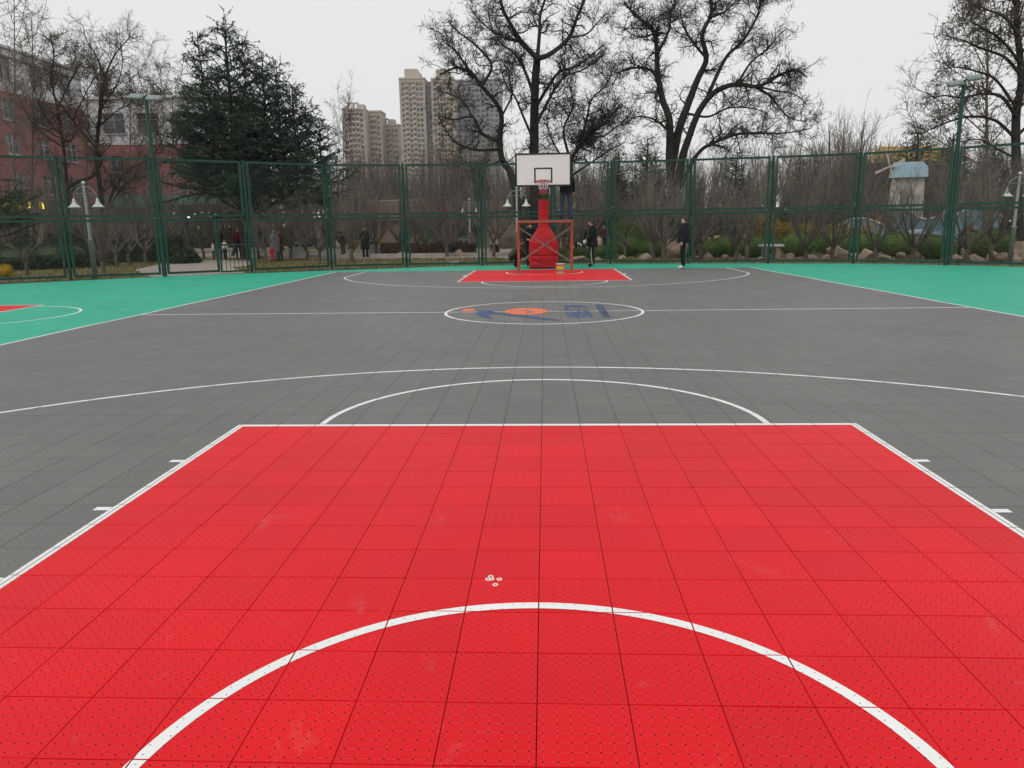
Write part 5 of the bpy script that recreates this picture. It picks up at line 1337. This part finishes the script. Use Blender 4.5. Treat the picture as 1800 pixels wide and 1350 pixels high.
b = MB(); tn = thing('play_tunnel', 'low blue arched play tunnel in front of the blue wave wall', 'play tunnel', (xat(1632, 38.5), 38.5, -.03))
b.loft([[(1.15 * math.cos(a), y, 1.05 * math.sin(a)) for a in np.linspace(0, math.pi, 16)] + [(.92 * math.cos(a), y, .85 * math.sin(a)) for a in np.linspace(math.pi, 0, 16)] for y in (0, .5, 1.0, 1.5)]); b.build('shell', 'mill_blue', tn)
# hall with yellow glazed roof
hy = 80; hl = thing('temple_hall', 'orange-walled hall with yellow glazed roof behind the windmill', 'building', (xat(1600, hy), hy, -.03))
hx0, hx1 = xat(1552, hy) - xat(1600, hy), xat(1668, hy) - xat(1600, hy); hz = Zt(1600, 285, hy); hzt = Zt(1600, 254, hy)
b = MB(); b.box(hx0 + .6, hx1 - .4, 0, 8, 0, hz + .3); b.build('wall', 'orange_wall', hl)
b = MB(); b.loft([[(hx0 - 1.2, -1.6, hz), (hx1 + 1, -1.6, hz), (hx1 + 1, 9.6, hz), (hx0 - 1.2, 9.6, hz)], [(hx0 - .1, -.6, hz + .45), (hx1, -.6, hz + .45), (hx1, 8.6, hz + .45), (hx0 - .1, 8.6, hz + .45)], [(hx0 + 1.2, 3.4, hzt), (hx1 - 1.2, 3.4, hzt), (hx1 - 1.2, 4.6, hzt), (hx0 + 1.2, 4.6, hzt)]]); rf = b.build('roof', 'roof_yellow', hl)
b = MB(); b.tube([(hx0 + .8, 4, hzt + .1), ((hx0 + hx1) / 2, 4, hzt), (hx1 - .8, 4, hzt + .1)], .18, 6); b.build('ridge', 'roof_yellow', rf)
for k in range(26):
    x = hx0 - .8 + (hx1 - hx0 + 1.4) * k / 25; b = MB(); b.tube([(x, -1.62, hz + .02), (x * .97, -.62, hz + .5), (x * .86, 3.35, hzt)], .07, 4); b.build('tile_rib', 'roof_yellow', rf)
for k in range(6):
    x = hx0 + .6 + (hx1 - hx0 - 1) * k / 5; b = MB(); b.tube([(x, -.4, 0), (x, -.4, hz)], .2, 8); b.build('column', 'terracotta', hl)

# ------------------------------------------------------------------ street furniture
def lamp_post():
    t = thing('lamp_post', 'x', 'lamp', (0, 0, 0), 0, 'twin-bell park lamps')
    q = MB(); q.smooth = True; q.lathe([(.0, 0), (.085, 0), (.085, 1.25), (.095, 1.27), (.095, 1.31), (.055, 1.33), (.045, 3.05), (.03, 3.06), (.03, 3.1)], 12); q.build('pole', 'lamp_grey', t)
    q = MB(); q.smooth = True; q.lathe([(0, 3.09), (.05, 3.10), (.06, 3.14), (.05, 3.18), (0, 3.2)], 10); q.build('finial', 'lamp_white', t)
    q = MB(); q.tube([(.40 * math.cos(a), 0, 2.62 + .40 * math.sin(a)) for a in np.linspace(0, math.pi, 17)], .02, 6); q.build('arch', 'lamp_grey', t)
    q = MB(); q.tube([(-.36, 0, 2.80), (.36, 0, 2.80)], .014, 6); q.build('tie_bar', 'lamp_grey', t)
    for s in (-1, 1):
        q = MB(); q.smooth = True; q.lathe([(.02, 2.64), (.035, 2.63), (.045, 2.56), (.08, 2.47), (.15, 2.40), (.20, 2.365), (.20, 2.35), (.12, 2.375), (0, 2.42)], 16, (s * .40, 0, 0)); sh = q.build('shade', 'lamp_white', t)
        q = MB(); q.smooth = True; q.lathe([(.11, 2.37), (.10, 2.33), (.05, 2.30), (0, 2.295)], 12, (s * .40, 0, 0)); q.build('globe', 'lamp_glass', sh)
    return t
lp = lamp_post(); lp['label'] = 'twin-bell park lamp near the left edge just outside the fence'
lpos = ground(163, 489); lp.location = (lpos[0], lpos[1] + .15, -.03)
for px, Y, sc, lab in ((909, 31.4, 1.0, 'twin-bell park lamp left of the red padded stand'), (1782, 25.9, .98, 'twin-bell park lamp at the right edge of the photo'), (450, 38, .95, 'twin-bell park lamp right of the gate behind the fence'),
                       (611, 50, .9, 'distant twin-bell park lamp left of the many-stemmed tree'), (1131, 44, .95, 'distant twin-bell park lamp over the tall hedge'), (826, 41, .95, 'twin-bell park lamp right of the brown hedge')):
    o = copy_tree(lp); o.location = (xat(px, Y), Y, -.03); o.scale = (sc,) * 3; o['label'] = lab; o.rotation_euler = (0, 0, .1)
def bench(label, px, Y, w_, h, topm):
    t = thing('stone_bench', label, 'bench', (xat(px, Y), Y, -.03))
    for s in (-1, 1): q = MB(); q.box(s * (w_ / 2 - .22) - .1, s * (w_ / 2 - .22) + .1, -.2, .2, 0, h - .09); q.build('leg', 'rock', t)
    q = MB(); q.box(-w_ / 2, w_ / 2, -.26, .26, h - .088, h); q.build('seat', topm, t); return t
bench('stone bench with white top behind the fence among round bushes', 1357, 31.2, .95, .62, 'trim_white')
bench('pale stone bench in the plaza right of the couple', 505, 44, 1.5, .5, 'stone_pale')
def litter_bin(label, px, Y, m_='bin_grey'):
    t = thing('litter_bin', label, 'litter bin', (xat(px, Y), Y, -.03))
    q = MB(); q.box(-.3, .3, -.22, .22, 0, .92); q.build('body', m_, t)
    q = MB(); q.box(-.34, .34, -.26, .26, .921, .98); q.build('lid', 'roof_grey', t)
    for s in (-1, 1): q = MB(); q.box(s * .15 - .1, s * .15 + .1, -.226, -.2205, .62, .78); q.build('slot', 'black_paint', t)
litter_bin('pale litter bin beside the bare tree right of the couple', 527, 37.5); litter_bin('pale litter bin right of the many-stemmed tree in the plaza', 657, 41); litter_bin('grey litter bin between two round bushes below the windmill', 1622, 31.5)
litter_bin('grey litter bin at the right end of the brown hedge', 815, 40.5)

# ------------------------------------------------------------------ people
def person(label, loc, rz, h, top, pants, shoes='cloth_black', J=None, fingers=False, hair='hair', hat=None, face=True, coat=None, stripe=False, wide=1.0, hood=None, group=None):
    t = thing('person', label, 'person', loc, rz, group); k = h / 1.72
    B = dict(pelvis=(0, 0, .95), spine=(0, .015, 1.12), chest=(0, 0, 1.30), nb=(0, -.015, 1.45), neck=(0, .005, 1.505), head=(0, .025, 1.60), crown=(0, .012, 1.665))
    Rr = dict(pelvis=(.165, .125), spine=(.155, .125), chest=(.175, .125), nb=(.085, .08), neck=(.055, .055), head=(.078, .095), crown=(.06, .075))
    for s, n_ in ((-1, 'l'), (1, 'r')):
        B.update({'sh' + n_: (s * .175, -.01, 1.395), 'el' + n_: (s * .225, -.04, 1.13), 'wr' + n_: (s * .225, .04, .90), 'ha' + n_: (s * .222, .06, .825),
                  'hi' + n_: (s * .09, 0, .90), 'kn' + n_: (s * .10, .03, .50), 'an' + n_: (s * .10, -.02, .09), 'to' + n_: (s * .115, .15, .045)})
        Rr.update({'sh' + n_: (.078, .078), 'el' + n_: (.058, .058), 'wr' + n_: (.044, .044), 'ha' + n_: (.034, .048), 'hi' + n_: (.10, .105), 'kn' + n_: (.07, .075), 'an' + n_: (.058, .06), 'to' + n_: (.045, .04)})
    if J: B.update(J)
    E = [('pelvis', 'spine'), ('spine', 'chest'), ('chest', 'nb'), ('nb', 'neck'), ('neck', 'head'), ('head', 'crown')]
    reg = {('neck', 'head'): 1, ('head', 'crown'): 1, ('nb', 'neck'): 1}
    for n_ in 'lr':
        for e_ in (('chest', 'sh' + n_), ('sh' + n_, 'el' + n_), ('el' + n_, 'wr' + n_)): E.append(e_)
        E.append(('wr' + n_, 'ha' + n_)); reg[E[-1]] = 1
        for e_ in (('pelvis', 'hi' + n_), ('hi' + n_, 'kn' + n_), ('kn' + n_, 'an' + n_)): E.append(e_); reg[e_] = 2
        E.append(('an' + n_, 'to' + n_)); reg[E[-1]] = 3
        if fingers:
            w_, hd = np.array(B['wr' + n_]), np.array(B['ha' + n_]); ax = hd - w_; ax = ax / np.linalg.norm(ax); s = -1 if n_ == 'l' else 1
            fwd = np.array([0, 1., 0]); fwd = fwd - ax * (fwd @ ax); fwd = fwd / (np.linalg.norm(fwd) + 1e-6); inn = np.array([-s * 1., 0, 0])
            for fi, (off, ln) in enumerate(((-.03, .055), (-.01, .07), (.011, .075), (.031, .066), (.045, .05))):
                if fi == 4: a_ = w_ + ax * .035 + fwd * .04; b_ = a_ + ax * .035 + fwd * .022
                else: a_ = hd + ax * ln * .55 + fwd * off; b_ = hd + ax * ln + fwd * off + inn * .025
                B[f'f{fi}a{n_}'] = tuple(a_); B[f'f{fi}b{n_}'] = tuple(b_); Rr[f'f{fi}a{n_}'] = (.0095,) * 2; Rr[f'f{fi}b{n_}'] = (.008,) * 2
                for e_ in ((('wr' if fi == 4 else 'ha') + n_, f'f{fi}a{n_}'), (f'f{fi}a{n_}', f'f{fi}b{n_}')): E.append(e_); reg[e_] = 1
    if face:
        fw = np.array(B['head']) - np.array(B['neck']); hd = np.array(B['head'])
        B['nose'] = (hd[0], hd[1] + .098, hd[2] - .012); Rr['nose'] = (.014, .016); E.append(('head', 'nose')); reg[E[-1]] = 1
    nm = list(B); ix = {n_: i for i, n_ in enumerate(nm)}
    me = bpy.data.meshes.new('skeleton'); me.from_pydata([tuple(np.array(B[n_]) * k) for n_ in nm], [(ix[a], ix[b_]) for a, b_ in E], [])
    o = bpy.data.objects.new('skeleton', me); link(o)
    md = o.modifiers.new('skin', 'SKIN'); md.use_smooth_shade = True
    for i, n_ in enumerate(nm):
        sv = me.skin_vertices[0].data[i]; wd = wide if n_ in ('pelvis', 'spine', 'chest') else 1
        sv.radius = (Rr[n_][0] * k * wd, Rr[n_][1] * k * wd); sv.use_root = (n_ == 'pelvis')
    o.modifiers.new('sub', 'SUBSURF').levels = 1; o.modifiers['sub'].render_levels = 1
    bm_ = bpy.data.meshes.new_from_object(o.evaluated_get(bpy.context.evaluated_depsgraph_get())); bpy.data.objects.remove(o)
    C = np.array([p.center[:] for p in bm_.polygons]); best = np.full(len(C), 1e9); rid = np.zeros(len(C), int)
    for (a, b_) in E:
        A, Bq = np.array(B[a]) * k, np.array(B[b_]) * k; d_ = Bq - A; tt = np.clip(((C - A) @ d_) / (d_ @ d_ + 1e-9), 0, 1)
        di = np.linalg.norm(C - (A + tt[:, None] * d_), axis=1) - .5 * k * (Rr[a][0] + Rr[b_][0]) / 2
        m_ = di < best; best[m_] = di[m_]; rid[m_] = reg.get((a, b_), 0)
    bm_.materials.clear()
    for mm in (top, 'skin', pants, shoes): bm_.materials.append(MATS[mm])
    bm_.polygons.foreach_set('material_index', rid.astype(np.int32)); bm_.polygons.foreach_set('use_smooth', [True] * len(C)); bm_.update()
    bm_.name = 'body'; bo = bpy.data.objects.new('body', bm_); link(bo, t)
    hd = np.array(B['head']) * k; r = .105 * k
    vs, fs = [], []; n1, n2 = 16, 9
    for i in range(n2 + 1):
        for j in range(n1):
            th, ph = math.pi * .62 * i / n2, 2 * math.pi * j / n1
            fr = math.sin(ph); zc_ = math.cos(math.pi * ((.47 - .20 * fr) if fr > 0 else (.47 - .16 * fr)) * i / n2)
            tq = math.acos(max(-1, min(1, zc_)))
            vs.append((hd[0] + r * .86 * math.sin(tq) * math.cos(ph), hd[1] - .008 * k + r * 1.06 * math.sin(tq) * math.sin(ph), hd[2] + .012 * k + r * 1.1 * math.cos(tq)))
    fs = [(i * n1 + j, (i + 1) * n1 + j, (i + 1) * n1 + (j + 1) % n1, i * n1 + (j + 1) % n1) for i in range(n2) for j in range(n1)]
    q = MB(); q.smooth = True; q.raw(vs, fs); q.build('hat' if hat else 'hair', hat or hair, t)
    if face:
        for s in (-1, 1):
            q = MB(); c = hd + np.array([s * .032, .083, .012]) * k; q.lathe([(0, -.008), (.011, -.004), (.011, .004), (0, .008)], 8, c); q.build('eye', 'hair', t)
            q = MB(); c = hd + np.array([s * .082, .0, .0]) * k; q.smooth = True; q.lathe([(0, -.03), (.014, -.015), (.016, .01), (0, .03)], 8, c); q.build('ear', 'skin', t)
        q = MB(); c = hd + np.array([0, .083, -.045]) * k; q.box(c[0] - .022, c[0] + .022, c[1] - .006, c[1] + .008, c[2] - .004, c[2] + .004); q.build('mouth', 'cloth_wine', t)
    if coat:
        z0, fl = coat; q = MB(); q.smooth = True; rings = []
        for z, a, b_ in ((z0, .225 * fl, .19 * fl), (z0 + .03, .23 * fl, .195 * fl), (.98, .215, .175), (1.12, .205, .165), (1.30, .205, .16), (1.40, .175, .135), (1.46, .10, .095)):
            rings.append([(a * wide * math.cos(u_) * k, (b_ * wide * math.sin(u_) + .012 * math.sin(3 * u_ + z * 5)) * k, z * k) for u_ in np.linspace(0, 2 * math.pi, 22)[:-1]])
        q.loft(rings, cap=False); q.build('coat', top, t)
    if hood:
        q = MB(); q.smooth = True; q.tube([(.10 * k * math.cos(a), (-.04 + .085 * math.sin(a)) * k, (1.45 + .02 * math.sin(a)) * k) for a in np.linspace(R_(150), R_(390), 14)], [.03 * k] + [.045 * k] * 12 + [.03 * k], 8); q.build('hood', top, t)
    if stripe:
        for s in (-1, 1):
            q = MB()
            for (a, b_) in ((B['hi' + ('l' if s < 0 else 'r')], B['kn' + ('l' if s < 0 else 'r')]), (B['kn' + ('l' if s < 0 else 'r')], B['an' + ('l' if s < 0 else 'r')])):
                A, Bq = np.array(a) * k + np.array([s * .078 * k, 0, -.08 if a[2] > .8 else 0]), np.array(b_) * k + np.array([s * .062 * k, 0, 0]); q.tube([A, Bq], .014 * k, 6)
            q.build('trouser_stripe', 'cloth_white', t)
    return t
P = lambda px, py: tuple(ground(px, py))
p1 = P(1200, 473)
person('man in black hooded jacket and white trainers standing alone at court edge', p1, R_(86), 1.76, 'cloth_navy', 'cloth_black', 'cloth_white', dict(head=(0, .0, 1.605), crown=(0, -.025, 1.665), toel=(0, 0, 0)) if False else dict(spine=(0, .05, 1.10), head=(0, .01, 1.60), crown=(0, -.015, 1.665), ell=(-.23, -.06, 1.13), wrl=(-.22, .05, .90), hal=(-.215, .08, .825)), True, coat=(.86, 1.02), wide=1.12, hood=True)
p2 = P(1041, 469)
t2 = person('man in long black coat and striped trousers looking down right of the stand', p2, R_(80), 1.72, 'cloth_black', 'cloth_black', 'cloth_black', dict(head=(0, .075, 1.58), crown=(0, .085, 1.65), neck=(0, .03, 1.50), ell=(-.23, -.03, 1.12), wrl=(-.20, .16, .98), hal=(-.18, .22, .94)), True, coat=(.72, 1.06), stripe=True)
gl = thing('white_glove_bundle', 'white work gloves and folded paper held by the man in black coat', 'gloves', (p2[0] - .30, p2[1] - .19, .90))
q = MB(); q.smooth = True; q.loft([[(.05 * math.cos(a) * s_, .035 * math.sin(a) * s_, z) for a in np.linspace(0, 2 * math.pi, 9)[:-1]] for z, s_ in ((-.07, .5), (-.03, 1.1), (.03, 1.2), (.08, .7))]); q.build('glove', 'cloth_white', gl)
q = MB(); q.box(-.20, -.02, -.012, .012, -.17, -.13, Matrix.Rotation(R_(35), 4, 'Y')); q.build('paper', 'trim_white', gl)
person('man in dark jacket and jeans standing on the scaffold behind the backboard', (float(xat(995, 24.32)), 24.32, SZ + .058), R_(-8), 1.74, 'cloth_navy', 'cloth_jeans', 'cloth_black',
       dict(shl=(-.18, .0, 1.42), ell=(-.24, .10, 1.62), wrl=(-.22, .22, 1.78), hal=(-.21, .25, 1.84), elr=(.25, .02, 1.14), wrr=(.25, .10, .92), har=(.25, .12, .85), hil=(-.10, 0, .9), knl=(-.14, .02, .5), anl=(-.17, -.02, .09), tol=(-.19, .14, .045), knr=(.13, .02, .5), anr=(.16, -.02, .09), tor=(.18, .14, .045)), True, coat=(.88, 1.0))
person('man in black jacket peering round the left side of the red padding', (xat(932, 27.2), 27.2, 0), R_(186), 1.66, 'cloth_black', 'cloth_black', 'cloth_black', dict(head=(.02, .08, 1.55), crown=(.03, .08, 1.62), neck=(0, .05, 1.48), chest=(0, .05, 1.28), nb=(0, .04, 1.42), elr=(.28, .08, 1.12), wrr=(.15, .25, 1.05), har=(.08, .29, 1.03)), True)
squat = dict(pelvis=(0, -.20, .36), spine=(0, -.10, .52), chest=(0, .06, .68), nb=(0, .16, .80), neck=(0, .20, .84), head=(0, .25, .92), crown=(0, .27, .985))
for s, n_ in ((-1, 'l'), (1, 'r')): squat.update({'sh' + n_: (s * .18, .14, .76), 'el' + n_: (s * .24, .32, .55), 'wr' + n_: (s * .16, .48, .38), 'ha' + n_: (s * .14, .53, .33), 'hi' + n_: (s * .10, -.18, .36), 'kn' + n_: (s * .16, .20, .50), 'an' + n_: (s * .13, .0, .09), 'to' + n_: (s * .15, .16, .045)})
person('squatting worker in dark olive jacket at left of the scaffold', (xat(905, 26.2), 26.2, 0), R_(-75), 1.72, 'cloth_khaki', 'cloth_black', 'cloth_black', squat, True)
# visitors in the park
def far(label, px, Y, rz, h, top, pants, **kw): return person(label, (xat(px, Y), Y, -.03), R_(rz), h, top, pants, face=False, **kw)
lean = dict(chest=(0, .10, 1.27), nb=(0, .14, 1.40), neck=(0, .17, 1.45), head=(0, .21, 1.53), crown=(0, .21, 1.60))
far('woman in long grey coat beside a red-clad toddler right of the gate', 480, 35.0, 200, 1.58, 'cloth_grey', 'cloth_grey', coat=(.5, 1.12), J=None)
far('woman in dark wine coat standing behind the grey-coated woman', 489, 35.5, 160, 1.52, 'cloth_wine', 'cloth_wine', coat=(.55, 1.1))
far('toddler dressed all in red beside the grey-coated woman', 474.5, 34.7, 180, .72, 'cloth_red', 'cloth_red', hat='cloth_red')
far('child in white coat and red hat seen through the gate', 392, 37.5, 170, 1.05, 'cloth_white', 'cloth_black', hat='cloth_red')
far('child in white jacket left of the gate frame', 371, 37.2, 120, .95, 'cloth_white', 'cloth_black')
far('adult in dark wine jacket and black trousers behind the gate', 416, 39, 190, 1.6, 'cloth_wine', 'cloth_black')
far('adult in black standing left of the gate frame behind the children', 382, 39.5, 180, 1.62, 'cloth_black', 'cloth_black')
far('adult in black beside the distant lamp left of the many-stemmed tree', 601, 43, 150, 1.65, 'cloth_black', 'cloth_black')
far('adult in long black coat right of the many-stemmed tree', 640, 38.0, 200, 1.62, 'cloth_black', 'cloth_black', coat=(.45, 1.05))
far('running child in yellow jacket before the pavilion', 669, 44.5, 80, 1.12, 'cloth_yellow', 'cloth_black', J=dict(knl=(-.1, .2, .52), anl=(-.1, .1, .2), tol=(-.1, .24, .14), knr=(.1, -.08, .5), anr=(.1, -.34, .22), tor=(.1, -.30, .08), wrl=(-.2, .25, 1.1), hal=(-.19, .3, 1.15)))
far('adult in teal jacket half hidden by the fifth fence post', 708, 42.5, 180, 1.6, 'cloth_teal', 'cloth_black')
sit = dict(pelvis=(0, -.05, .50), spine=(0, -.03, .68), chest=(0, .02, .86), nb=(0, .04, 1.0), neck=(0, .06, 1.05), head=(0, .09, 1.14), crown=(0, .09, 1.20))
for s, n_ in ((-1, 'l'), (1, 'r')): sit.update({'sh' + n_: (s * .17, .02, .95), 'el' + n_: (s * .21, .08, .70), 'wr' + n_: (s * .12, .26, .66), 'ha' + n_: (s * .08, .3, .66), 'hi' + n_: (s * .09, .0, .50), 'kn' + n_: (s * .1, .40, .52), 'an' + n_: (s * .1, .36, .09), 'to' + n_: (s * .1, .52, .045)})
far('woman in cream top and black trousers sitting left of the lamp by the stand', 867, 38.5, 200, 1.62, 'cloth_cream', 'cloth_black', J=sit)
stl = thing('low_stool', 'dark low stool under the seated woman in cream', 'stool', (xat(867, 38.55), 38.6, -.03))
q = MB(); q.box(-.2, .2, -.18, .18, .33, .38); q.build('seat', 'black_paint', stl)
for a in (-1, 1):
    for b_ in (-1, 1): q = MB(); q.tube([(a * .17, b_ * .15, 0), (a * .15, b_ * .13, .33)], .018, 6); q.build('leg', 'black_paint', stl)
far('adult in black jacket with white print standing behind the scaffold right post', 1016, 40, 150, 1.66, 'cloth_black', 'cloth_black', J=lean)
far('second adult in black beside the one with white print, behind scaffold', 1025, 40.8, 200, 1.62, 'cloth_black', 'cloth_black')
far('person in wine red top right of the black-coated man', 1062, 39, 190, 1.5, 'cloth_wine', 'cloth_black')
far('child in pale pink coat beside the person in wine red', 1054, 38.4, 180, 1.0, 'cloth_cream', 'cloth_cream')
far('person in red and black jacket bending by the low-forking tree', 1690, 32.5, 260, 1.62, 'cloth_wine', 'cloth_black', J=dict(chest=(0, .25, 1.22), spine=(0, .1, 1.1), nb=(0, .36, 1.30), neck=(0, .42, 1.32), head=(0, .48, 1.37), crown=(0, .52, 1.42), shl=(-.17, .32, 1.24), shr=(.17, .32, 1.24), ell=(-.2, .5, 1.1), elr=(.2, .5, 1.1), wrl=(-.15, .7, 1.05), wrr=(.15, .7, 1.05), hal=(-.14, .76, 1.03), har=(.14, .76, 1.03)))
far('adult in black beside the thick trunk right of the floodlight', 1736, 36, 180, 1.7, 'cloth_black', 'cloth_black')
far('adult in black jacket standing left of the right twin-bell lamp', 1768, 33, 160, 1.66, 'cloth_black', 'cloth_black')
far('second adult in navy near the right twin-bell lamp', 1779, 34, 200, 1.6, 'cloth_navy', 'cloth_jeans')

# ------------------------------------------------------------------ haze
b = MB(); b.box(-600, 600, -580, 620, -1.2, 112)
hzo = b.build('haze', 'roof_grey'); hzo.data.materials.clear()
hm = bpy.data.materials.new('haze_air'); hm.use_nodes = True; ht = hm.node_tree; ht.nodes.clear()
ho = ht.nodes.new('ShaderNodeOutputMaterial'); hv = ht.nodes.new('ShaderNodeVolumePrincipled')
hv.inputs['Color'].default_value = (0.93, 0.95, 0.97, 1); hv.inputs['Density'].default_value = 0.00024
ht.links.new(hv.outputs[0], ho.inputs['Volume']); hzo.data.materials.append(hm)
tag(hzo, 'thin grey spring haze over the park', 'haze', kind='stuff')
